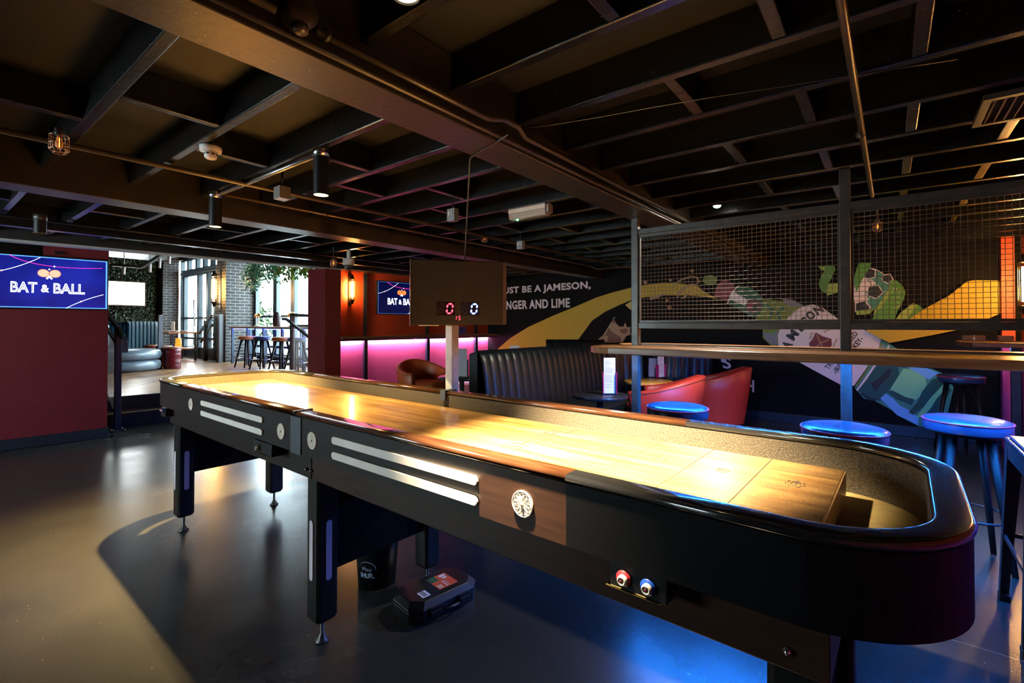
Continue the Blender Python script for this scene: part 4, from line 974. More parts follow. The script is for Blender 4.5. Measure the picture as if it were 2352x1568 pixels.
# glass body
poly('teal', [(2024,779),(2046,791),(2062,801),(2062,842),(2140,846),(2178,862),(2190,890),(2168,985),(2110,978),(2060,948),(2010,920),(1985,915),(1963,890),(1996,838),(2019,800)])
poly('deep', [(2030,800),(2060,803),(2062,842),(2068,868),(2040,897),(2022,920),(1990,916),(1966,892),(2000,850)])
stroke('white', [(2042,793),(2037,805),(2012,835),(1988,870),(1968,896)], [4,4,5,5,4]); stroke('olive', [(2025,788),(2016,812),(1994,846),(1966,886)], 4); stroke('slate', [(2030,789),(2026,800)], 8)
stroke('ink', [(1978,902),(1992,912),(2012,918)], 6)
poly('ink', [(2000,880),(2018,868),(2040,846),(2050,850),(2040,868),(2022,884),(2010,900)])
poly('mint', [(2075,846),(2100,848),(2124,862),(2128,880),(2120,905),(2096,922),(2065,912),(2045,893),(2058,872)])
poly('sky', [(2083,842),(2130,845),(2156,856),(2132,872),(2112,858)])
poly('sky', [(2022,914),(2034,903),(2052,915),(2066,930),(2090,942),(2110,958),(2108,976),(2060,952)])
poly('deep', [(2036,898),(2050,896),(2080,911),(2100,916),(2094,930),(2080,924),(2058,916)])
poly('deep', [(2118,898),(2140,872),(2156,866),(2172,876),(2150,900),(2126,930),(2098,952),(2086,946),(2106,924)])
poly('mint', [(2136,914),(2168,880),(2176,886),(2146,926),(2120,956),(2104,958)]); poly('deep', [(2150,916),(2178,884),(2184,896),(2150,950),(2118,972),(2126,956)])
# ball with green scarf
poly('bottle', [(1997+48*math.cos(2*PI*i/36), 664+48*math.sin(2*PI*i/36)) for i in range(36)])
stroke('white', [(1997+46*math.cos(R(a)), 664+47*math.sin(R(a))) for a in range(-95, 6, 8)], 2.5)
poly('teal', [(1997+44*math.cos(2*PI*i/36), 664+45*math.sin(2*PI*i/36)) for i in range(36)])
poly('white', [(1966,645),(1984,636),(1997,648),(2003,657),(1988,671),(1994,688),(1985,700),(1966,700),(1958,680)])
poly('white', [(2003,655),(1996,645),(2001,640),(2013,652)])
for cu, cv, rr, ro in ((2009,670,18,6),(1997,628,15,40),(1981,706,18,0),(2038,640,12,10)):
    poly('white', [(cu+(rr+3)*math.cos(R(ro+72*i)), cv+(rr+3)*.85*math.sin(R(ro+72*i))) for i in range(5)])
    poly('ink', [(cu+rr*math.cos(R(ro+72*i)), cv+rr*.85*math.sin(R(ro+72*i))) for i in range(5)])
stroke('white', [(1997,684),(1990,697),(2000,708)], 1.5); stroke('white', [(2004,656),(1996,643)], 1.5); stroke('white', [(2026,670),(2036,668)], 1.5)
poly('leaf', [(1892,611),(1918,611),(1919,621),(1908,644),(1904,652),(1901,678),(1897,674),(1886,666),(1880,652),(1885,637),(1894,622)])
poly('lime', [(1879,611),(1894,613),(1895,623),(1886,619)]); poly('lime', [(1904,652),(1926,651),(1940,646),(1940,667),(1901,679),(1898,668)])
poly('leaf', [(1973,603),(2002,604),(1997,616),(1982,641),(1967,672),(1962,640),(1968,616)])
poly('lime', [(1966,714),(2010,709),(1998,720),(1968,724)])
poly('lime', [(2043,657),(2046,645),(2056,643),(2046,676),(2024,706),(2006,724),(2003,732),(2010,710),(2034,676)])
poly('leaf', [(2045,648),(2057,643),(2072,655),(2080,671),(2076,688),(2062,714),(2053,735),(2003,735),(2010,719),(2030,700),(2044,676)])
poly('lime', [(2096,696),(2107,699),(2094,717),(2083,735),(2056,735),(2068,718)]); poly('leaf', [(2107,699),(2123,711),(2124,735),(2084,735),(2094,717)])
rd = random.Random(4)
for _ in range(34): blob('cream', 2048+rd.random()*24, 660+rd.random()*48, .9+rd.random()*.8)
for _ in range(12): blob('cream', 1889+rd.random()*18, 626+rd.random()*16, .9)
poly('yellow', [(2123,709),(2179,679),(2219,647),(2236,644),(2300,645),(2300,718),(2265,733),(2200,757),(2142,769),(2043,787),(2025,778),(1989,759),(2020,740),(2080,738)])
# loose letters low on the wall
letter('S', 'white', 1672, 833, 27, 19, 0, .02); blob('white', 1664, 826, 6); blob('white', 1677, 823, 4); letter('H', 'white', 1724, 885, 30, 20, 0, .02)
tag(mu.build('painted_mural', [PAINTS[n_] for n_, c_ in pal]), 'big mural on the black wall: tipped green bottle, scarf-wrapped ball, yellow pour and lettering', 'mural')

# ================================================================== LEDGE WALL: sconce, television, ledge, uprights
def qp(s, d, z): # along the ledge wall from its near end, out from it
    p = Vector((qx(3.88), 3.88, 0)) + E5*s + N5*d; return Vector((p.x, p.y, z))
def on_q(u, v):
    r = ray(u, v); o = Vector((qx(3.88), 3.88, 0)); k = (o.dot(N5))/(r.x*N5.x+r.y*N5.y); p = r*k; return (Vector((p.x,p.y,0))-o).dot(E5), p.z+HC
def qbox(mb, s0, s1, d0, d1, z0, z1, mi=0):
    vs = [qp(s,d,z) for z in (z0,z1) for s,d in ((s0,d0),(s1,d0),(s1,d1),(s0,d1))]
    return mb.add(vs, [(0,3,2,1),(4,5,6,7),(0,1,5,4),(1,2,6,5),(2,3,7,6),(3,0,4,7)], mi)
t = thing('wall_ledge_shelf', 'dark wooden drinks ledge running along the orange and pink wall', 'ledge', qp(1.5, .15, 1.05), -R(5))
qbox(MB(), .01, 3.2, .002, .30, 1.038, 1.075).build('ledge_top', DOAK, t, .004)
VIO = (.95, .50, 1.0)
qbox(MB(), .02, 3.15, .02, .036, 1.028, 1.0375).build('led_strip', emit('violet_led', (.90,.60,.95), 125), t)
qbox(MB(), .02, 3.15, .045, .049, 1.005, 1.0375).build('led_lip', BLACKP, t)  # added lip, not seen: stops the violet light reaching the mural wall
for s_ in (.9, 1.35, 2.6): qbox(MB(), s_, s_+.04, .10, .14, 1.015, 1.0375).build('puck_light', CHROME, t, .003)
ups = [on_q(u, 800)[0] for u in (837, 980, 1091)]
for s_, nm in zip(ups, ('upright against the orange wall below the dome camera', 'upright behind the orange tub chair', 'upright by the corner of the mural wall')):
    b = MB(); qbox(b, s_-.028, s_+.028, .002, .05, 0, 1.037); qbox(b, s_-.028, s_+.028, .002, .03, 1.076, 2.03)
    tag(b.build('wall_upright', mat('dark_blue_upright', (.012,.02,.035), .4)), 'dark steel '+nm, 'upright', 'uprights of the ledge wall')
def sconce(o, nrm, label, h=.40, sc_=1.0, pw=9):
    """cylindrical cage lamp on a vertical back plate; o is its centre on the wall, nrm points out"""
    nrm = Vector(nrm).normalized(); sd = Vector((-nrm.y, nrm.x, 0)); o = Vector(o); c = o+nrm*.085*sc_
    t = thing('wall_sconce', label, 'wall lamp', o)
    MB().obox(o+nrm*.009, sd*.026*sc_, nrm*.008, (0,0,h/2+.10*sc_)).build('back_plate', mat('sconce_iron', (.03,.024,.016), .4, .6), t, .002)
    for z in (1, -1):
        MB().lathe([(.012*sc_,h/2-.005),(.035*sc_,h/2),(.035*sc_,h/2+.015*sc_),(.022*sc_,h/2+.03*sc_),(.018*sc_,h/2+.06*sc_),(.008*sc_,h/2+.075*sc_)], (0,0,0), 20).xf(Matrix.Translation(c) @ Matrix.Diagonal((1,1,z,1))).tube([o+nrm*.01+Vector((0,0,z*(h/2+.03*sc_))), c+Vector((0,0,z*(h/2+.03*sc_)))], .008*sc_, 8).build('lamp_cap', bpy.data.materials['sconce_iron'], t)
    MB().tube([c-Vector((0,0,h*.40)), c+Vector((0,0,h*.40))], .013*sc_, 14).build('lamp_tube', emit('sconce_tube', (1,.52,.14), 120), t)
    g = MB()
    for k in range(6):
        a = 2*PI*k/6; d = Vector((math.cos(a), math.sin(a), 0))*.033*sc_; g.tube([c+d-Vector((0,0,h/2)), c+d+Vector((0,0,h/2))], .0025*sc_, 6)
    g.build('cage_frame', BRASS, t)
    return t
s_, z_ = on_q(803, 665); sconce(qp(s_, .001, z_), N5, 'lit cage wall sconce on the orange wall beside the red pier', .30, .95)
# second television
s0, za = on_q(861, 646); s1, zb = on_q(861, 720); sr, zc = on_q(975, 660)
tv_w = (za-zb)*1.75
def television(label, org, wd, hg, rz, deep, tilt, bright):
    """screen in local y-z, facing local +x; org: its lower left corner"""
    t = thing('wall_television', label, 'television', org, rz)
    M = WM[t.name]
    tl = Matrix.Rotation(tilt, 4, 'Y')
    def P(name, mb, m, parent=None, bev=0): mb.xf(M @ tl); return mb.build(name, m, parent or t, bev)
    hs = P('bezel', MB().box(-.05, -.001, -.012, wd+.012, -.012, hg+.012), mat('tv_black', (.008,.008,.01), .2), None, .003)
    P('wall_bracket', MB().box(-deep, -.051, wd*.38, wd*.62, hg*.35, hg*.65), BLACKP)
    m, nt, b = new_mat('screen_blue'); N, L = nt.nodes, nt.links
    tc = N.new('ShaderNodeTexCoord'); nz = N.new('ShaderNodeTexNoise'); nz.inputs['Scale'].default_value = 2.2; L.new(tc.outputs['Object'], nz.inputs['Vector'])
    rp = N.new('ShaderNodeValToRGB'); rp.color_ramp.elements[0].position = .35; rp.color_ramp.elements[1].position = .7
    rp.color_ramp.elements[0].color = (.002,.004,.16,1) if bright > 1 else (.001,.003,.045,1); rp.color_ramp.elements[1].color = (.012,.022,.42,1) if bright > 1 else (.002,.008,.11,1)
    L.new(nz.outputs[0], rp.inputs[0]); L.new(rp.outputs[0], b.inputs['Emission Color']); b.inputs['Emission Strength'].default_value = 0.33 if bright > 1 else .22
    b.inputs['Base Color'].default_value = (.01,.01,.02,1); b.inputs['Roughness'].default_value = .12
    scn = P('screen', MB().box(-.0009, 0, 0, wd, 0, hg), m)
    e = MB(); k = hg*.018
    e.box(.0002,.0008,0,wd,0,k).box(.0002,.0008,0,wd,hg-k,hg).box(.0002,.0008,0,k*1.4,k,hg-k).box(.0002,.0008,wd-k*1.4,wd,k,hg-k)
    P('screen_border', e, emit('border_blue', (.10,.32,1), .5 if bright > 1 else .10), scn)
    def Q(a, b_): return Vector((.0006, a*wd, b_*hg))
    g = MB(); gp_ = MB()
    def garland(mb, p0, p1, p2, n, r, dots=True):
        pts = [Vector(p0).lerp(Vector(p1), i/n).lerp(Vector(p1).lerp(Vector(p2), i/n), i/n) for i in range(n+1)]
        for a, b_ in zip(pts, pts[1:]):
            q = a.lerp(b_, .55 if dots else 1.0); d = (q-a); 
            if d.length < 1e-6: continue
            s2 = Vector((0, -d.z, d.y)).normalized()*r
            mb.slab([a-s2, a+s2, q+s2, q-s2], (1,0,0), .0006)
        return pts
    r = hg*.005
    w1 = garland(g, Q(0,.62), Q(.22,.70), Q(.43,.99), 46, r); w2 = garland(g, Q(.64,.0), Q(.78,.18), Q(.97,.30), 40, r)
    p1 = garland(gp_, Q(.19,.99), Q(.40,.74), Q(.96,.85), 60, r)
    P('white_garland', g, emit('screen_white', (.9,.95,1), 1.6 if bright > 1 else 1.0), scn); P('pink_garland', gp_, emit('screen_pink', (.9,.03,.35), 1.2), scn)
    d = MB(); ri, upv = (0,1,0), (0,0,1)
    for q in (w1[14], w2[17]): d.slab(disc(q+Vector((.0008,0,0)), ri, upv, hg*.014), (1,0,0), .0004)
    P('garland_bulb', d, emit('screen_coral', (1,.25,.18), 1.5), scn)
    d2 = MB(); d2.slab(disc(p1[34]+Vector((.0008,0,0)), ri, upv, hg*.014), (1,0,0), .0004); P('garland_bulb', d2, bpy.data.materials['screen_white'], scn)
    for sgn in (-1, 1):
        c = Q(.5, .68) + Vector((.0004, sgn*hg*.083, 0))
        rim = MB().slab(disc(c, ri, upv, hg*.085, hg*.078, 30), (1,0,0), .0003); P('paddle_rim', rim, emit('screen_orange', (1,.16,.03), .36), scn)
        P('paddle', MB().slab(disc(c+Vector((.0006,0,0)), ri, upv, hg*.079, hg*.072, 30), (1,0,0), .0003), emit('screen_peach', (1,.55,.36) if bright > 1 else (1,.28,.06), .36), scn)
        P('paddle_handle', MB().obox(Q(.5,.60)+Vector((.001, sgn*hg*.018, 0)), (.0003,0,0), (0, sgn*hg*.022, -hg*.03), (0, hg*.012, sgn*hg*.010)), bpy.data.materials['screen_white'], scn)
    P('ball', MB().slab(disc(Q(.5,.76)+Vector((.0005,0,0)), ri, upv, hg*.014), (1,0,0), .0003), bpy.data.materials['screen_white'], scn)
    lt = MB(); x_ = .5-.30
    for tx, a, wf, hf, zf in (('BAT', .0, .205, .205, .29), ('&', .235, .065, .15, .305), ('BALL', .335, .265, .205, .29)):
        put_text(lt, tx, Q(x_+a, zf)+Vector((.0006,0,0)), ri, upv, wd*wf, hg*hf, 0, .03, lift=0, depth=.0003)
    P('lettering', lt, bpy.data.materials['screen_white'], scn)
    li = MB()
    for tx, a, wf, hf, zf in (('BAT', .012, .18, .165, .31), ('BALL', .347, .24, .165, .31)):
        put_text(li, tx, Q(x_+a, zf)+Vector((.0011,0,0)), ri, upv, wd*wf, hg*hf, 0, -.022, lift=0, depth=.0003)
    P('lettering_inline', li, m, scn)
    return t
television('smaller television with a dark blue screen on the orange wall, partly behind the scoreboard', qp(s0, .09, zb), (za-zb)*1.72, za-zb, -R(5), .088, 0, 1)
# big television on the red wall
def on_l(u, v, d=.085):
    o = P0+N5*d; r = ray(u, v); k = o.dot(N5)/(r.x*N5.x+r.y*N5.y); p = r*k; return (Vector((p.x,p.y,0))-Vector((o.x,o.y,0))).dot(E5), p.z+HC
sa, z1 = on_l(250, 599); sb, z0 = on_l(249, 712); hg = z1-z0-.02
wd = hg*1.76; o = P0+N5*.085+E5*(sa-.012-wd); 
television('big television with a bright blue screen on the crimson wall', (o.x, o.y, z0+.012), wd, hg, -R(5), .084, R(0), 2)
MB_ = MB(); wallbox(MB_, .36, .44, 1.99, 2.02, -.02, 0); tag(MB_.build('cable_cover', BLACKP), 'small black cable box above the big television', 'cable box')

# ================================================================== UNDER THE TABLE
p = Vector((-1.973, 1.453, 0))
t = thing('puck_bucket', 'black plastic bucket with a pale arched emblem under the table', 'bucket', p)
r0, r1, hb = .088, .106, .24
MB().lathe([(r0,0),(r1-.003,hb-.02),(r1-.003,hb-.018),(r1+.004,hb-.016),(r1+.004,hb),(r1-.003,hb),(r0-.004,.006),(.0001,.006)], p, 40, cap=True).build('bucket_body', BLACKP, t)
em = MB(); fa = math.atan2(-p.y, -p.x)-R(28)
def bk(a, z): rr = r0+(r1-.003-r0)*z/(hb-.02)+.0009; return p+Vector((rr*math.cos(fa+a), rr*math.sin(fa+a), z))
em.tube([bk(a*.45/.8-.02, .100+.036*math.sqrt(max(0, 1-(a/.8)**2))) for a in [-.8+1.6*i/24 for i in range(25)]], .0013, 5)
for tx, z, wd_, hg_, bo in (('Play', .088, .52, .022, 0), ('SHUFL.', .060, .80, .023, .03)):
    me, x0, x1, y0, y1 = text_mesh(tx, bo)
    vs = [bk(-wd_/2+(v.co.x-x0)/(x1-x0)*wd_-.02, z+(v.co.y-y0)/(y1-y0)*hg_) + Vector((math.cos(fa), math.sin(fa), 0))*(.0006 if v.co.z > 0 else 0) for v in me.vertices]
    em.add(vs, [tuple(q.vertices) for q in me.polygons])
em.build('emblem', mat('pale_blue_print', (.35,.48,.62), .5), t)
# tool case
cc = Vector((-1.615, 1.505, 0))
t = thing('plastic_case', 'black plastic carry case with orange and white stickers on the floor', 'case', cc, R(81.5))
M = WM[t.name]
def K(name, mb, m, parent=None, bevel=0): mb.xf(M); return mb.build(name, m, parent or t, bevel)
def octo(lx_, ly_, k): return [(-lx_+k,-ly_),(lx_-k,-ly_),(lx_,-ly_+k),(lx_,ly_-k),(lx_-k,ly_),(-lx_+k,ly_),(-lx_,ly_-k),(-lx_,-ly_+k)]
A, B = .178, .105
K('case_base', MB().prism(octo(A, B, .045), .0, .045), BLACKP, None, .004)
lid = MB(); n = 8; b0 = octo(A+.003, B+.003, .046); b1 = octo(A-.02, B-.02, .045)
lid.add([(q[0],q[1],.047) for q in b0]+[(q[0],q[1],.058) for q in b0]+[(q[0],q[1],.082) for q in b1], [(i,(i+1)%n,(i+1)%n+n,i+n) for i in range(n)]+[(i+n,(i+1)%n+n,(i+1)%n+2*n,i+2*n) for i in range(n)]+[tuple(range(2*n,3*n)), tuple(reversed(range(n)))])
lo = K('lid', lid, BLACKP, None, .003)
for x in (-.075, .075): K('latch', MB().box(x-.03, x+.03, -B-.012, -B-.0035, .022, .062).box(x-.025, x+.025, -B-.016, -B-.0125, .03, .044), BLACKP, None, .002)
K('case_handle', MB().tube([(-.035,-B-.004,.035),(-.035,-B-.022,.035),(.035,-B-.022,.035),(.035,-B-.004,.035)], .005, 8), BLACKP)
K('sticker', MB().box(-.015, .085, -.055, .055, .0821, .0826), mat('orange_sticker', (.50,.07,.03), .45), lo)
g = MB().box(-.015, .028, .012, .055, .0827, .0830); K('sticker_picture', g, mat('dark_green_print', (.03,.09,.04), .5, noise=.8, scale=90), lo)
g = MB()
for a in range(2):
    for b in range(3): g.box(-.008+.012*a, .001+.012*a, -.046+.009*b, -.040+.009*b, .0827, .0830)
g.box(.045,.075,.030,.046,.0827,.0830); g.box(.05,.07,.012,.024,.0827,.0830).box(.03,.034,-.05,.0,.0827,.0829).box(.042,.045,-.05,.0,.0827,.0829); K('sticker_panel', g, mat('white_print', (.55,.58,.62), .5), lo)
K('bar_code_sticker', MB().box(-.105, -.065, -.060, -.010, .0821, .0825), bpy.data.materials['white_print'], lo)
g = MB()
for k in range(11): g.box(-.096, -.076, -.053+.0038*k, -.053+.0038*k+(.0024 if k % 3 else .0014), .0826, .0828)
K('bar_code', g, CHAR, lo)
# lead behind the case
q = [Vector(TM @ Vector(v)) for v in ((-1.90, 1.56, .655), (-1.90, 1.55, .30), (-1.885, 1.56, .12), (-1.88, 1.60, .02), (-1.84, 1.64, .006))]
tag(MB().tube(q, .004, 8).build('power_lead', BLACKP), 'thin black lead dropping from the cross panel beside the bucket', 'cable')
# aerosol can and white lead behind the end of the table
p = Vector((-.118, 1.84, 0))
t = thing('aerosol_can', 'black and gold aerosol can on the floor behind the end of the table', 'spray can', p)
MB().lathe([(.031,0),(.033,.004),(.033,.215),(.031,.221)], p, 36).build('can_body', mat('black_can_print', (.012,.011,.013), .3), t)
MB().lathe([(.031,.222),(.0315,.228),(.0315,.27),(.028,.278),(.0001,.279)], p, 36).build('can_cap', mat('gold_plastic', (.42,.30,.09), .4), t)
fa = math.atan2(-p.y, -p.x)
def cn(a, z): return p+Vector((.0334*math.cos(fa+a), .0334*math.sin(fa+a), z))
for tx, z, w_, h_, c_, nm in (('Series', .150, .95, .016, (.55,.04,.03), 'red_print'), ('improved', .131, 1.3, .013, (.6,.17,.03), 'orange_print'), ('shuffleboard', .110, 1.7, .015, (.6,.36,.10), 'gold_print'), ('silicone', .092, 1.15, .013, (.6,.36,.10), 'gold_print')):
    me, x0, x1, y0, y1 = text_mesh(tx, .02); em = MB(); dv = Vector((math.cos(fa), math.sin(fa), 0))
    vs = [cn(.75-w_+(v.co.x-x0)/(x1-x0)*w_, z+(v.co.y-y0)/(y1-y0)*h_)+dv*(.0004 if v.co.z > 0 else 0) for v in me.vertices]
    em.add(vs, [tuple(q.vertices) for q in me.polygons]); em.build('can_lettering', bpy.data.materials.get(nm) or mat(nm, c_, .4), t)
rg = MB()
for z, a0, a1 in ((.195, -.3, .9), (.080, -1.4, 1.0)): rg.tube([cn(a0+(a1-a0)*i/20, z) for i in range(21)], .0009, 4)
rg.build('label_line', bpy.data.materials['pale_blue_print'], t)
tag(MB().tube([(-.06,1.90,.10),(-.05,1.89,.05),(-.045,1.86,.012),(-.05,1.75,.006),(-.02,1.70,.006)], .004, 8).build('white_lead', WHITEP), 'pale lead trailing on the floor beside the aerosol can', 'cable')
# ================================================================== BANQUETTES
PLEAT = mat('dark_green_black_vinyl', (.007,.010,.012), .36, spec=.35, noise=.15, scale=8)
def banquette(label, path, h, out, mats, group=None, seat_d=.46, pleats=True, seat=True):
    """upholstered bench: path is the plan line of the back's inner face (seat to the right of travel)"""
    P = [Vector((a[0],a[1])) for a in path]; ln = sum((b-a).length for a, b in zip(P, P[1:])); n = max(2, int(ln/.012)); pts = []
    acc = [0]
    for a, b in zip(P, P[1:]): acc.append(acc[-1]+(b-a).length)
    def at(s):
        for i in range(len(P)-1):
            if s <= acc[i+1] or i == len(P)-2: return P[i].lerp(P[i+1], (s-acc[i])/(acc[i+1]-acc[i]))
    c = at(ln/2); t = thing('banquette', label, 'booth seat', (c.x, c.y, 0), 0, group)
    rows = [(.40,.02),(.46,.035),(.60,.02),(.80,-.005),(h-.10,-.03),(h-.04,-.05),(h-.01,-.08),(h,-.12)]
    m = MB(); pit = .105; k = len(rows); N_ = n+1; vs = []
    for i in range(N_):
        s = ln*i/n; q = at(s); d = (at(min(ln,s+.01))-at(max(0,s-.01))).normalized(); nn = Vector((d.y,-d.x)); f = abs(math.sin(PI*s/pit))**.5
        for z, o in rows:
            e = o + (.018*(f-1) if pleats else 0)*(1 if z < h-.02 else .3); vs.append((q.x+nn.x*e, q.y+nn.y*e, z))
    fs = [(i*k+j, (i+1)*k+j, (i+1)*k+j+1, i*k+j+1) for i in range(n) for j in range(k-1)]
    m.add(vs, fs, 0, True); m.build('pleated_back', mats[0], t)
    pl = [(p.x,p.y) for p in P]
    MB().sweep(pl, [(-.10,0),(-.10,h),(-.20,h-.03),(-.20,0)]).build('back_shell', mats[1], t, .012)
    MB().sweep(pl, [(-.09,.05),(-.09,.395),(.0,.395),(.0,.05)]).build('back_base', mats[1], t)
    if seat:
        sm = MB().sweep(pl, [(.03,.36),(.03,.455),(.10,.475),(seat_d-.06,.475),(seat_d,.45),(seat_d,.36)], smooth=False); sm.build('seat', mats[0], t, .015)
        MB().sweep(pl, [(.03,0),(.03,.355),(seat_d-.05,.355),(seat_d-.05,0)]).build('seat_base', mats[1], t)
    return t
bk1 = [(-2.60, 2.98), (-2.60, 5.05)] + [(-2.60+.55*(1-math.cos(R(a))), 5.05+.55*math.sin(R(a))) for a in range(15, 61, 15)]
banquette('long dark banquette with pleated back running away behind the scoreboard post', bk1, 1.03, 1, (PLEAT, BLKWOOD))
bk2 = [(-3.75, 5.55), (-3.05, 5.95)]
banquette('dark high-backed banquette glimpsed behind the long pleated one', bk2, 1.04, 1, (PLEAT, BLKWOOD), None, .4, True, False)
bk3 = [(-2.50, 6.74), (-1.90, 6.74)]
banquette('dark blue pleated banquette against the mural wall behind the red tub chairs', bk3, 1.0, 1, (NAVYV, BLKWOOD))
# ================================================================== TUB CHAIRS
def tub_chair(name, label, x, y, face, vin, stitch, s=1.0, group=None):
    """barrel chair; FACE: the direction it faces, degrees"""
    t = thing(name, label, 'tub chair', (0,0,0), 0, group)
    n = 48; A0 = R(128); m = MB(); ro, ri, hb, hf, zb = .36*s, .275*s, .735*s, .58*s, .115*s
    def hh(a): c = .5+.5*math.cos(a*PI/A0); return hf+(hb-hf)*c
    vs = []; k = 9
    for i in range(n+1):
        a = -A0+2*A0*i/n; d = Vector((-math.cos(a), -math.sin(a)*1.0, 0)); h = hh(a)
        for r, z in ((ro*.80, zb), (ro*.86, zb+.15*s), (ro*.95, h*.72), (ro, h-.015), (ro-.012, h-.002), (ri+.015, h+.002), (ri, h-.02), (ri*.97, h*.75), (ri*.95, .36*s)):
            vs.append(d*r+Vector((0,0,z)))
    fs = [(i*k+j, (i+1)*k+j, (i+1)*k+j+1, i*k+j+1) for i in range(n) for j in range(k-1)]
    fs += [tuple(range(k)), tuple(reversed([n*k+j for j in range(k)]))]
    m.add(vs, fs, 0, True); o = m.build('shell', vin, t)
    st = MB()
    for off, rr in ((-.024, ro+.0015),):
        pts = []
        for i in range(n+1):
            a = -A0+2*A0*i/n; pts.append(Vector((-math.cos(a)*rr*.999, -math.sin(a)*rr*.999, hh(a)+off)))
        for i in range(n):
            for q in (0, .5): st.tube([pts[i].lerp(pts[i+1], q+.06), pts[i].lerp(pts[i+1], q+.40)], .0022*s, 4, smooth=False)
    st.build('stitching', stitch, t)
    MB().lathe([(.245*s,.30*s),(.262*s,.32*s),(.264*s,.42*s),(.25*s,.445*s),(.18*s,.455*s),(.0001,.457*s)], (.03*s,0,0), 40).build('seat_cushion', vin, t)
    MB().lathe([(.27*s,.10*s),(.275*s,.30*s)], (.0,0,0), 40).build('seat_base', vin, t)
    for a in (45, 135, 225, 315): MB().tube([(.2*s*math.cos(R(a)), .2*s*math.sin(R(a)), .0), (.19*s*math.cos(R(a)), .19*s*math.sin(R(a)), .112*s)], [.013,.02], 10).build('leg', BLKWOOD, t)
    t.location = (x,y,0); t.rotation_euler = (0,0,R(face)); WM[t.name] = Matrix.Translation((x,y,0)) @ Matrix.Rotation(R(face),4,'Z')
    return t
STW = mat('pale_stitching', (.45,.38,.34), .6); STD = mat('dark_stitching', (.05,.02,.015), .6)
c1 = tub_chair('tub_chair', 'red leather tub chair directly behind the round blue stool with red piping', -1.79, 4.70, 188, REDV, STD, 1.0, 'red tub chairs'); c1.scale = (1.16, 1.0, 1.04)
dup(c1, (-1.64, 5.95, 0), R(192), 'red leather tub chair further back, against the dark lower mural wall')
c2 = tub_chair('tub_chair', 'dark orange tub chair in front of the pink wall, open towards the table', -5.15, 4.55, -12, ORAV, STD, 1.02, 'orange tub chairs')
dup(c2, (-4.75, 5.75, 0), R(200), 'orange tub chair half hidden behind the scoreboard post')
# ================================================================== ROUND TABLES AND MENUS
TOPM = mat('black_table_top', (.014,.014,.018), .22)
def round_table(label, x, y, h, r, top):
    t = thing('round_table', label, 'table', (x,y,0), 0, 'round tables')
    MB().lathe([(r-.006,h-.03),(r,h-.026),(r,h-.006),(r-.005,h),(.0001,h)], (x,y,0), 48).build('table_top', top, t)
    MB().lathe([(.03,.02),(.028,.3),(.03,h-.031)], (x,y,0), 20).build('pedestal', STEEL, t)
    MB().lathe([(.20,0),(.20,.008),(.05,.02),(.0001,.02)], (x,y,0), 32).build('base', STEEL, t)
    return t
def menu(label, x, y, z, rz, wd, hg, paper, sides):
    t = thing('menu_holder', label, 'menu', (x,y,z), rz, 'menus on the tables'); M = WM[t.name]
    def Kk(n_, mb, m, parent=None): mb.xf(M); return mb.build(n_, m, parent or t)
    pg = Kk('menu_card', MB().box(-wd/2, wd/2, -.0015, .0015, .012, hg), paper)
    ln = MB()
    rd2 = random.Random(3)
    z_ = hg-.03
    while z_ > .05:
        w_ = wd*(.35+.45*rd2.random()); ln.box(-wd*.4, -wd*.4+w_, -.0021, -.0016, z_, z_+.003); z_ -= .0115 if rd2.random() < .8 else .022
    Kk('menu_print', ln, mat('menu_print', (.30,.24,.34), .6), pg)
    for sx in (-1, 1): Kk('side_panel', MB().box(sx*(wd/2+.008)-.003, sx*(wd/2+.008)+.003, -.02, .02, .004, hg*.62), sides)
    Kk('holder_base', MB().box(-wd/2-.012, wd/2+.012, -.025, .025, 0, .011), BLKWOOD)
    return t
CARD = mat('white_menu_card', (.70,.68,.74), .6); CARDG = mat('grey_menu_card', (.30,.29,.31), .6); MAG = mat('magenta_perspex', (.40,.02,.14), .25)
tp = atZ(1378, 905, .64); round_table('dark round table with a tall white menu in front of the pleated banquette', tp.x, tp.y, .64, .24, TOPM)
q = atZ(1411, 905, .64); menu('tall white menu card standing on the dark round table', q.x-.02, q.y-.05, .6405, R(36), .10, .32, CARD, MAG)
tp2 = atZ(1490, 874, .62); round_table('round table with a bright orange wooden top between the banquette and a tub chair', tp2.x, tp2.y, .62, .27, wood('orange_table_top', (.62,.30,.05), (.8,.42,.09), .3))
q = atZ(1518, 868, .62); menu('folded menu on the orange wooden table, edge on', q.x, q.y, .6205, R(75), .12, .26, CARD, MAG)
q = atZ(1500, 867, .62); menu('grey back of a menu on the orange wooden table', q.x, q.y, .6205, R(35), .10, .23, CARDG, BLACKP)
tp3 = atZ(1068, 866, .64); round_table('dark round table between the orange tub chairs', tp3.x-.1, tp3.y+.05, .64, .28, TOPM)
q = atZ(1062, 866, .64); menu('grey menu on the dark table behind the scoreboard post', q.x, q.y, .6405, R(25), .11, .33, CARDG, BLACKP)
q = atZ(1182, 800, 1.042); 
q = atD(1182, 799, 6.6); menu('small lit menu card beyond the top of the pleated banquette', q.x, q.y, q.z-.08, R(20), .13, .115, CARD, BLKWOOD)
round_table('dark high table hidden behind the pleated banquette', q.x, q.y, q.z-.0805, .22, TOPM)
# notice on the ledge wall
s_, z_ = on_q(1060, 758); b = MB(); qbox(b, s_-.09, s_+.09, .002, .012, z_-.07, z_+.06); po = b.build('wall_notice', mat('violet_blue_notice', (.10,.10,.42), .5)); tag(po, 'small violet-blue notice on the wall above the ledge', 'notice')
b = MB(); qbox(b, s_-.02, s_+.01, .0125, .014, z_-.05, z_+.04); b.build('notice_mark', BLACKP, po)
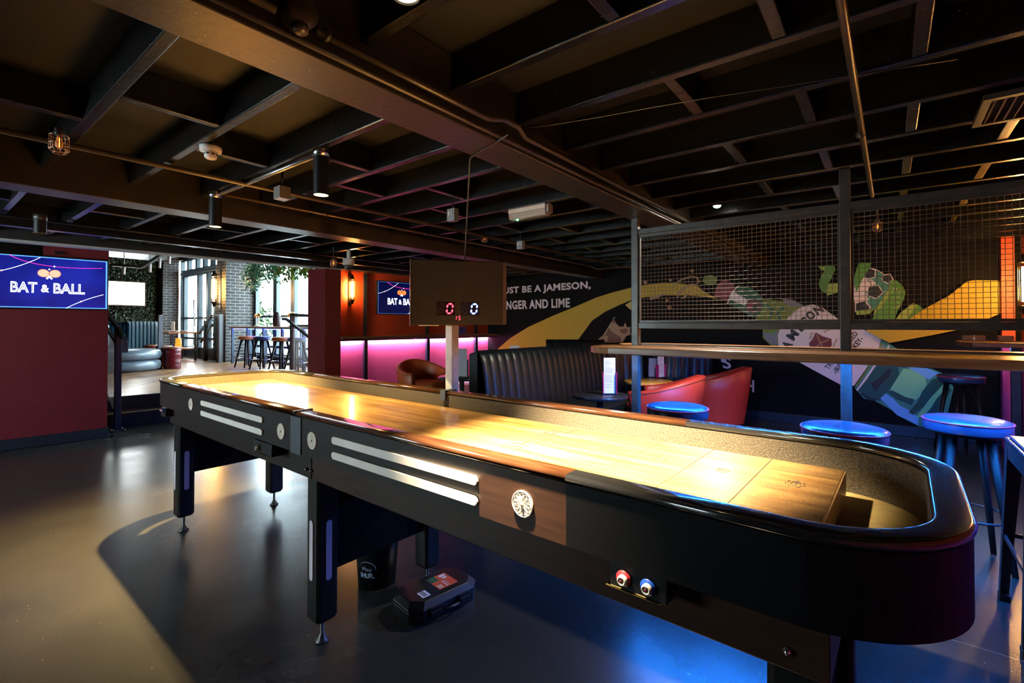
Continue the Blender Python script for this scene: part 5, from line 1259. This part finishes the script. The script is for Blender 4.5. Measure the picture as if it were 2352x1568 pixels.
# ================================================================== HIGH TABLE AND LAMP AT THE MURAL CORNER
t = thing('high_table', 'high wooden table by the mural corner with boxes standing on it', 'high table', (.8, 6.3, 0))
MB().prism([(.535,6.62),(.535,6.1),(.60,5.98),(1.055,5.98),(1.055,6.62)], 1.045, 1.09).build('table_top', DOAK, t, .006)
MB().box(.88, .94, 6.25, 6.31, .012, 1.0445).build('pedestal', STEEL, t); MB().box(.72, 1.05, 6.1, 6.45, 0, .011).build('base', STEEL, t)
MB().box(.60, 1.0, 6.56, 6.575, 1.03, 1.0445).build('led_strip', emit('counter_led', (.1,.45,1), 12), t)
for u0, u1, v0, lb in ((2209, 2262, 771, 'long low wooden box on the high table'), (2291, 2327, 771, 'short orange-lit wooden box on the high table')):
    a = atY(u0, 782, 6.4); b = atY(u1, v0, 6.4); tag(MB().box(a.x, b.x, 6.36, 6.46, 1.0905, b.z).build('wooden_box', DOAK, None, .004), lb, 'box')
a = atY(2236, 775, 6.2); tt = thing('drinks_bottle', 'tiny bottle with a blue top on the high table', 'bottle', (a.x, 6.2, 1.0905))
MB().lathe([(.012,1.0905),(.012,1.12),(.005,1.135)], (a.x,6.2,0), 14).build('bottle_body', GREYP, tt); MB().lathe([(.007,1.1355),(.007,1.15)], (a.x,6.2,0), 12).build('bottle_cap', mat('blue_cap', (.12,.2,.8), .3), tt)
sconce((1.0595, 6.35, 1.62), (-1,0,0), 'lit cage wall sconce on the side wall beyond the high table', .40, 1.0)
t = sconce((1.0595, 4.3, 1.75), (-1,0,0), 'cage wall sconce further along the side wall', .40, 1.0)
# ================================================================== RAISED ROOM BEYOND THE STEPS
MESHM = mat('fine_mesh_wire', (.16,.15,.14), .4, .7)
def fine_mesh(mb, p0, p1, z0a, z1a, z0b, z1b, st=.02):
    p0 = Vector(p0); p1 = Vector(p1); L_ = (p1-p0).length; n = int(L_/st)
    for i in range(1, n):
        f = i/n; q = p0.lerp(p1, f); mb.tube([(q.x,q.y,z0a+(z0b-z0a)*f), (q.x,q.y,z1a+(z1b-z1a)*f)], .0013, 3, cap=False, smooth=False)
    m = int((z1a-z0a)/st)
    for j in range(1, m): f = j/m; mb.tube([(p0.x,p0.y,z0a+(z1a-z0a)*f), (p1.x,p1.y,z0b+(z1b-z0b)*f)], .0013, 3, cap=False, smooth=False)
# left handrail
y = 1.60; t = thing('stair_railing', 'black stair railing with a mesh infill beside the crimson wall', 'railing', (-7.35, y, 0))
MB().box(-7.17, -7.11, y-.03, y+.03, .012, 1.19).build('post', STEEL, t, .003); MB().box(-7.95, -7.89, y-.03, y+.03, .351, 1.50).build('post', STEEL, t, .003)
bp = MB().box(-7.21, -7.07, y-.07, y+.07, 0, .0115).build('base_plate', STEEL, t, .002)
for a in (-1, 1):
    for b in (-1, 1): MB().lathe([(.009,.012),(.009,.02),(.004,.024)], (-7.14+a*.053, y+b*.053, 0), 10).build('plate_bolt', CHROME, bp)
hr = [(-7.92, y, 1.49), (-7.14, y+.0, 1.20), (-6.86, y, 1.055), (-6.86, y, .93)]
for a, b in zip(hr, hr[1:]): MB().bar(a, b, .035, .05).build('handrail', STEEL, t, .004)
MB().bar((-7.89, y, .46), (-7.17, y, .20), .03).build('bottom_rail', STEEL, t); MB().bar((-7.89, y, 1.30), (-7.17, y, 1.02), .03).build('middle_rail', STEEL, t)
mm = MB(); fine_mesh(mm, (-7.89,y,0), (-7.17,y,0), .47, 1.29, .21, 1.01); mm.build('wire_mesh', MESHM, t)
# right handrails
y = 4.03; t = thing('stair_railing', 'black stair railing in front of the bright windows', 'railing', (-7.4, y, 0))
for x, z0, z1 in ((-7.78, .341, 1.43), (-7.10, .0, 1.40)): MB().box(x-.03, x+.03, y-.03, y+.03, z0, z1).build('post', STEEL, t, .003)
MB().bar((-7.75, y, 1.415), (-7.13, y, 1.385), .035, .04).build('top_rail', STEEL, t); MB().bar((-7.75, y, 1.23), (-7.13, y, 1.23), .03, .035).build('middle_rail', STEEL, t)
for a, b in (((-7.93, y-.09, 1.34), (-7.80, y-.09, 1.34)), ((-7.80, y-.09, 1.34), (-6.86, y-.09, .965)), ((-7.10, y+.02, 1.30), (-6.72, y+.02, 1.12)), ((-6.72, y+.02, 1.12), (-6.72, y+.02, 1.0)), ((-7.10, y+.02, 1.1), (-6.75, y+.02, .92))): MB().bar(a, b, .033, .045).build('handrail', STEEL, t, .003)
for x in (-7.78, -7.12): MB().bar((x, y-.085, 1.30 if x < -7.5 else 1.06), (x, y-.02, 1.30 if x < -7.5 else 1.06), .014).build('rail_bracket', STEEL, t)
MB().box(-6.75, -6.69, y-.01, y+.05, 0, 1.0).build('newel', mat('blue_black_newel', (.012,.03,.075), .35), t, .003)
mm = MB(); fine_mesh(mm, (-7.75,y,0), (-7.13,y,0), .40, 1.2, .30, 1.2); mm.build('wire_mesh', MESHM, t)
# rail beside the doors
t = thing('door_railing', 'short black railing between the glazed doors and the brick pillar', 'railing', (-12.9, 4.6, .34))
p1 = atZ(506, 832, .34); MB().box(p1.x-.045, p1.x+.045, p1.y-.045, p1.y+.045, .341, 1.50).build('post', mat('grey_blue_post', (.10,.12,.14), .35), t, .003)
x, y = p1.x, p1.y
MB().box(x-.95, x-.87, y-.04, y+.04, .341, 1.35).build('post', STEEL, t)
MB().bar((x-.03, y, 1.475), (x-.5, y, 1.475), .04).build('top_rail', STEEL, t); MB().bar((x-.5, y-.02, 1.475), (x-1.25, y-.02, 1.02), .05).build('handrail', STEEL, t); MB().bar((x-.5, y, 1.25), (x-1.2, y, .80), .04).build('lower_rail', STEEL, t)
mm = MB(); fine_mesh(mm, (x-.87,y,0), (x-.06,y,0), .42, 1.15, .42, 1.42, .03); mm.build('wire_mesh', MESHM, t)
# plant wall, white television, fittings
lv = MB(); rd = random.Random(8)
for i in range(9000):
    yy = 2.2+rd.random()*2.2; zz = .9+rd.random()*2.25; xx = -16.07+rd.random()*.12; a = rd.random()*2*PI; s_ = .022+rd.random()*.034; tl = rd.uniform(-.7,.7)
    dy, dz = math.cos(a)*s_, math.sin(a)*s_; o = Vector((xx,yy,zz)); d = Vector((tl*s_,dy,dz)); q = Vector((.35*s_*rd.uniform(-1,1), -dz*.4, dy*.4))
    lv.add([o, o+d*.5+q, o+d, o+d*.5-q], [(0,1,2,3)], 0 if rd.random() < .7 else (1 if rd.random() < .8 else 2))
pw_ = lv.build('plant_wall', [mat('dark_leaf', (.005,.014,.006), .5), mat('mid_leaf', (.012,.035,.010), .5), mat('yellow_leaf', (.05,.07,.012), .5)])
tag(pw_, 'wall of dark foliage behind the white television', 'plant wall', None, 'stuff')
a = atX(332, 650, -15.8); b = atX(332, 701, -15.8); hg = a.z-b.z; 
t = thing('white_television', 'television showing a plain white screen on the foliage wall', 'television', (-15.8, a.y-.8, b.z))
MB().box(-15.83, -15.795, a.y-hg*1.72, a.y+.03, b.z-.03, a.z+.03).build('bezel', BLACKP, t); MB().box(-15.7945, -15.792, a.y-hg*1.70, a.y, b.z, a.z).build('screen', emit('white_screen', (.95,1,1), 6), t)
MB().box(-16.19, -15.831, a.y-hg, a.y-hg*.6, b.z+.1, a.z-.1).build('wall_bracket', BLACKP, t)
tr = thing('light_track', 'angled track rail of small white spotlights on the raised ceiling', 'track light', (-12.5, 3.4, 3.0))
pts = [atD(258, 608, 9.2), atD(326, 613, 9.2), atD(372, 585, 8.7)]
for a, b in zip(pts, pts[1:]): MB().bar(a, b, .05, .05).build('track', mat('grey_track', (.22,.24,.25), .4, .3), tr)
for u, v, d in ((285, 619, 9.2), (345, 614, 9.1), (367, 604, 8.8), (389, 594, 8.5)):
    p = atD(u, v, d); MB().tube([p+Vector((0,0,.10)), p-Vector((.02,0,.09))], .025, 12).build('spot_head', mat('pale_spot_head', (.6,.62,.64), .35), tr)
    MB().tube([p+Vector((0,0,.1)), (p.x,p.y,3.299)], .008, 6).build('hanger', GREYP, tr)
du = thing('ventilation_duct', 'silver ventilation ducting under the raised ceiling', 'duct', (-12, 2.6, 3.0))
a = atD(250, 596, 11.5); MB().box(-14.6, -12.4, 2.3, 4.1, 2.86, 3.0).build('duct_run', mat('duct_silver', (.16,.2,.22), .35, .6), du)
MB().box(-12.3, -12.0, 1.6, 4.4, 2.86, 2.89).build('cable_tray', GREYP, du)
for x in (-14.2, -13.4, -12.6): MB().box(x-.01, x+.01, 2.34, 2.36, 3.001, 3.299).build('hanger', GREYP, du)
sn = atD(500, 664, 12.0); sconce((-12.86, 4.8595, atY(500, 664, 4.8).z), (0,-1,0), 'lit cage wall sconce on the brick pillar beside the glazed doors', .62, 1.7)
# booth, pouffes, table
BLUEV = mat('petrol_blue_velvet', (.004,.022,.036), .6, spec=.1)
t = thing('curved_sofa', 'curved grey-blue leather sofa with a petrol pleated back', 'sofa', (-11.4, 2.6, .34))
cx, cy = -11.93, 2.69
SOFA = mat('grey_blue_leather', (.11,.15,.18), .3, noise=.15)
MB().lathe([(.60,.341),(.66,.37),(.68,.44),(.66,.52),(.60,.55)], (cx,cy,0), 56).build('sofa_base', SOFA, t); MB().lathe([(.60,.551),(.66,.58),(.685,.65),(.66,.73),(.60,.755),(.0001,.765)], (cx,cy,0), 56).build('seat', SOFA, t)
pb = MB(); vs = []; n = 120; zr = [(.766,.0),(.9,.02),(1.2,.03),(1.27,.02),(1.29,-.04)]
for i in range(n+1):
    a = R(150+130*i/n); f = abs(math.sin(i*PI/6))**.5*.03
    for z, o in zr: r = .52+o-f*.4; vs.append((cx+r*math.cos(a)*1.0, cy+r*math.sin(a), z))
k = len(zr); pb.add(vs, [(i*k+j,(i+1)*k+j,(i+1)*k+j+1,i*k+j+1) for i in range(n) for j in range(k-1)], 0, True); pb.build('pleated_back', BLUEV, t)
ba, bb_ = atD(292, 738, 10.6), atD(362, 745, 11.6)
t2 = thing('banquette', 'petrol blue pleated banquette on the raised floor beyond the sofa', 'booth seat', (ba.x, ba.y, .34))
m = MB(); vs = []; n = 96
for i in range(n+1):
    q = Vector((ba.x,ba.y,0)).lerp(Vector((bb_.x,bb_.y,0)), i/n); f = abs(math.sin(PI*i/12))**.5*.05
    for z, o in ((.345,0),(1.2,0),(1.30,-.02),(1.32,-.1)): vs.append((q.x+f+o, q.y-.3*f, z))
m.add(vs, [(i*4+j,(i+1)*4+j,(i+1)*4+j+1,i*4+j+1) for i in range(n) for j in range(3)], 0, True); m.build('pleated_back', BLUEV, t2)
dv_ = Vector((bb_.x-ba.x, bb_.y-ba.y, 0)); MB().bar((ba.x-.12,ba.y,.83), (bb_.x-.12,bb_.y,.83), .1, .97).build('back_shell', BLKWOOD, t2)
MB().lathe([(.10,.766),(.13,.9),(.13,1.22),(.09,1.31),(.0001,1.33)], (cx+.42,cy-.38,0), 24).build('back_end', mat('sky_blue_leather', (.05,.15,.23), .35), t)
p = Vector((cx+.42, cy-.05, 0)); tag(MB().obox((p.x,p.y,.91), (.05,-.05,0), (.003,.003,0), (0,0,.14)).build('menu_card', CARD), 'white menu card standing on the curved sofa table', 'menu')
def drum(label, u, v, zt=.80):
    p = atZ(u, v, .34); t = thing('drum_stool', label, 'stool', (p.x,p.y,.34), 0, 'red drum stools')
    pr = [(.150,.341),(.155,.35)]
    for z in (.40,.47,.63,.70): pr += [(.152,z-.018),(.158,z),(.152,z+.018)]
    pr += [(.155,.755)]
    MB().lathe(pr, (p.x,p.y,0), 36).build('drum_body', mat('red_drum_enamel', (.11,.005,.010), .28), t); MB().lathe([(.155,.756),(.158,.765),(.15,.785),(.0001,.792)], (p.x,p.y,0), 36).build('padded_top', mat('brown_leather_top', (.20,.07,.03), .4), t)
drum('red steel drum stool standing clear on the raised floor', 395.5, 846); drum('red steel drum stool tucked against the curved sofa', 376, 841); drum('red drum stool behind the curved sofa, only its brown top showing', 349, 837)
tb2 = thing('serving_table', 'wooden serving table with plates and an amber lamp by the brick strip', 'table', (-13.2, 3.9, .34))
a = atD(374, 765, 12.2); ax, ay = a.x+.1, a.y+.25
MB().box(ax-.5, ax+.5, ay-.3, ay+.35, 1.02, 1.06).build('table_top', OAK, tb2); MB().box(ax-.45, ax+.45, ay-.25, ay+.3, .62, .65).build('shelf', OAK, tb2)
for i in (-1, 1):
    for j in (-1, 1): MB().box(ax+i*.46-.02, ax+i*.46+.02, ay+.03+j*.26-.02, ay+.03+j*.26+.02, .341, 1.0195).build('leg', STEEL, tb2)
for k, (du_, dv2) in enumerate(((-.1,.0),(.2,.1))):
    tag(MB().lathe([(.05,1.061),(.14,1.085),(.135,1.09),(.0001,1.07)], (ax+du_, ay+dv2, 0), 24).build('plate', WHITEP), ('white plate on the serving table, nearer the blue banquette', 'white plate on the serving table, nearer the brick strip')[k], 'plate', 'plates on the serving table')
tag(MB().box(ax+.0, ax+.2, ay-.1, ay-.08, 1.095, 1.33).build('menu_board', WHITEP), 'white board standing on the serving table', 'board')
am = thing('amber_lamp', 'glowing amber table lamp on the lower shelf of the serving table', 'lamp', (ax+.2, ay, .651)); MB().lathe([(.06,.651),(.06,.66),(.01,.67)], (ax+.2,ay,0), 20).build('base', STEEL, am); MB().lathe([(.07,.68),(.06,.9)], (ax+.2,ay,0), 20).build('lamp_shade', emit('amber_glow', (1,.30,.03), .5), am)
po = atD(368, 760, 9.9); fr_ = thing('guard_rail', 'grey guard rail post beside the petrol blue banquette', 'railing', (po.x,po.y,.34))
MB().box(po.x-.035, po.x+.035, po.y-.035, po.y+.035, .341, 1.44).build('post', mat('grey_post', (.12,.14,.16), .4), fr_); MB().bar((po.x-.04,po.y,1.43), (po.x-.38,po.y+.12,1.43), .04).build('top_rail', STEEL, fr_); MB().bar((po.x-.04,po.y,1.2), (po.x-.38,po.y+.12,1.2), .03).build('lower_rail', STEEL, fr_)
# window counter, its stools, lamps, vase
cy0 = 4.98
t = thing('window_counter', 'long wooden counter on steel legs in front of the bright windows', 'counter', (-10.2, cy0, .34))
MB().box(-12.15, -7.9, cy0-.20, cy0+.30, 1.155, 1.205).build('counter_top', wood('red_brown_counter', (.16,.05,.03), (.30,.11,.06), .35, (1,14,14)), t, .005)
for u in (550, 585, 622, 665, 715):
    x = atY(u, 780, cy0).x
    for yy in (cy0-.15, cy0+.25): MB().box(x-.025, x+.025, yy-.025, yy+.025, .341, 1.1545).build('leg', mat('blue_steel_leg', (.05,.08,.12), .3, .5), t)
MB().bar((-12.1, cy0+.1, .55), (-7.95, cy0+.1, .55), .03).build('foot_rail', STEEL, t)
MB().box(-12.05, -11.0, cy0-.15, cy0-.14, 1.145, 1.1545).build('led_strip', emit('royal_blue_led', (.02,.05,1), 40), t)
MB().box(-10.9, -8.2, cy0-.15, cy0-.14, 1.145, 1.1545).build('led_strip', bpy.data.materials['royal_blue_led'], t)
OR2 = mat('tan_orange_vinyl', (.42,.16,.05), .4); BL2 = mat('dark_blue_vinyl', (.012,.025,.09), .35)
def stool2(label, u, vin, off=.0):
    p = atY(u, 800, cy0-.38+off); h = 1.005; t = thing('window_stool', label, 'bar stool', (p.x, p.y, .34), 0, 'stools at the window counter'); q = Vector((p.x,p.y,0)); r = .17
    MB().lathe([(r*.95,h-.075),(r,h-.065),(r,h-.015),(r*.93,h),(.0001,h+.005)], q, 28).build('seat', vin, t); MB().lathe([(r*.7,h-.09),(r*.7,h-.0755)], q, 20).build('seat_plate', BLKWOOD, t)
    for k in range(4):
        a = PI/4+k*PI/2+.2; d = Vector((math.cos(a), math.sin(a), 0)); MB().tube([q+d*.23+Vector((0,0,.341)), q+d*.10+Vector((0,0,h-.09))], [.015,.024], 10).build('leg', BLKWOOD, t)
    MB().tube([q+Vector((.19*math.cos(a), .19*math.sin(a), .54)) for a in [2*PI*i/24 for i in range(24)]], .007, 6, closed=True).build('foot_ring', CHROME, t)
stool2('tan seated stool at the window counter, next to the brick pillar', 567, OR2); stool2('blue seated stool at the window counter, second from the brick pillar', 602, BL2); stool2('tan seated stool at the window counter, third from the brick pillar', 646, OR2); stool2('blue seated stool at the window counter, behind the stair railing', 682, BL2)
def desk_lamp(u, label):
    p = atY(u, 748, cy0+.1); t = thing('brass_lamp', label, 'lamp', (p.x,p.y,1.2055)); q = Vector((p.x,p.y,0))
    MB().lathe([(.09,1.2055),(.09,1.225),(.02,1.24)], q, 24).build('base', mat('cream_marble', (.6,.58,.52), .3), t); MB().tube([q+Vector((0,0,1.235)), q+Vector((0,0,1.47))], .012, 10).build('stem', BRASS, t)
    MB().tube([q+Vector((-.14,0,1.42)), q+Vector((-.12,0,1.46)), q+Vector((-.05,0,1.475)), q+Vector((.05,0,1.475)), q+Vector((.1,0,1.45))], [.03,.035,.035,.035,.03], 14).build('lamp_shade', BRASS, t)
desk_lamp(593, 'small brass lamp on the window counter beside the brick pillar'); desk_lamp(671, 'small brass lamp on the window counter near the stair railing')
p = atY(636, 747, cy0+.1); tag(MB().lathe([(.07,1.2055),(.085,1.26),(.09,1.40),(.075,1.50),(.07,1.52)], (p.x,p.y,0), 24).build('dark_vase', mat('plum_glaze', (.02,.012,.02), .3)), 'tall dark vase standing on the window counter', 'vase')
# hanging greenery over the windows
def greenery(label, u0, u1, vt, vlow, n, mats, leaf, wid, y0, spread, seed, droop):
    rd = random.Random(seed); m = MB(); a = atY(u0, vt, y0); b = atY(u1, vt, y0)
    t = thing('hanging_plant', label, 'plant', ((a.x+b.x)/2, y0, b.z-.5))
    for i in range(n):
        f = rd.random(); top = Vector((a.x+(b.x-a.x)*f, y0+rd.uniform(-spread,spread), a.z+rd.uniform(-.05,.1))); ln = (a.z-atY(u0, vlow(f), y0).z)*rd.uniform(.35,1.0)
        dx = rd.uniform(-.12,.12); k = max(3, int(ln/(leaf*.55))); st = []
        for j in range(k):
            g = j/(k-1); o = top+Vector((dx*g*g*2, -.1*g, -ln*g)); 
            for sd in (-1, 1):
                ang = rd.uniform(-.5,.5)+sd*R(55); d = Vector((math.sin(ang), rd.uniform(-.5,.5), -math.cos(ang)*droop)).normalized()*leaf*rd.uniform(.7,1.2); q = d.cross(Vector((rd.uniform(-.3,.3),1,rd.uniform(-.3,.3)))).normalized()*wid*rd.uniform(.7,1.2)
                m.add([o, o+d*.45+q, o+d, o+d*.45-q], [(0,1,2,3)], rd.randrange(len(mats)))
    m.build('foliage', mats, t)
    MB().bar((a.x, y0, a.z+.08), (b.x, y0, b.z+.08), .03).bar((a.x+.05, y0, a.z+.08), (a.x+.05, y0, 3.299), .02).bar((b.x-.05, y0, b.z+.08), (b.x-.05, y0, 3.299), .02).build('hanging_rail', BLACK, t)
LF = [mat('fern_green', (.06,.26,.13), .45), mat('fern_pale', (.16,.42,.26), .45), mat('eucalyptus_grey', (.24,.38,.30), .5), mat('ivy_lime', (.28,.36,.03), .5), mat('ivy_green', (.06,.17,.02), .5)]
greenery('feathery pale green fern hanging over the brick face', 566, 596, 612, lambda f: 668-6*abs(f-.5), 60, LF[:2], .085, .011, 5.05, .1, 2, .8)
greenery('grey-green eucalyptus trails hanging in front of the windows', 588, 660, 612, lambda f: 672-36*f+rd.uniform(-6,4), 90, LF[:3], .09, .024, 4.75, .12, 5, .9)
greenery('yellow-green ivy hanging by the end of the window trails', 662, 722, 614, lambda f: 655-18*f, 34, LF[3:], .085, .030, 4.4, .15, 9, .9)
# things out in the street
ROUT = mat('coral_red_canvas', (.30,.017,.015), .7)
for x, y, lb in ((-24.6, 8.2, 'coral red parasol outside the doors'), (-21.0, 7.6, 'coral red parasol further along outside the doors')):
    t = thing('parasol', lb, 'parasol', (x,y,.28)); MB().tube([(x,y,.28),(x,y,3.0)], .03, 8).build('pole', STEEL, t); MB().lathe([(1.6,2.35),(1.5,2.5),(.1,3.1),(.0001,3.12)], (x,y,0), 8, smooth=False).build('canopy', ROUT, t)
    MB().lathe([(.3,.281),(.3,.34),(.05,.36)], (x,y,0), 20).build('base', STEEL, t)
def shrub(x, y, label, n=420):
    rd = random.Random(int(-x*10)); m = MB(); t = thing('potted_shrub', label, 'plant', (x,y,.28))
    for i in range(n):
        a, b, r = rd.random()*2*PI, rd.uniform(-1,1), .45*rd.random()**.4; o = Vector((x+r*math.cos(a)*math.sqrt(1-b*b), y+r*math.sin(a)*math.sqrt(1-b*b), 1.15+.75*b*rd.random()**.3)); d = Vector((rd.uniform(-1,1),rd.uniform(-1,1),rd.uniform(-.4,1))).normalized()*.13; q = d.orthogonal().normalized()*.035
        m.add([o, o+d*.5+q, o+d, o+d*.5-q], [(0,1,2,3)], rd.randrange(2))
    m.build('foliage', [mat('shrub_dark', (.008,.04,.01), .5), mat('shrub_mid', (.02,.07,.012), .5)], t); MB().lathe([(.2,.281),(.26,.7),(.24,.7)], (x,y,0), 20).build('planter', GREYP, t)
shrub(-15.3, 5.95, 'leafy green shrub in a pot outside the doors'); shrub(-13.7, 6.1, 'leafy green shrub in a pot outside the last door pane', 420)
struct('wall_outside_pier', MB().box(-14.0, -13.5, 7.5, 8.0, .281, 3.9), brick_mat('white_brick', (.55,.58,.62), (.75,.77,.8), (.85,.85,.85)))
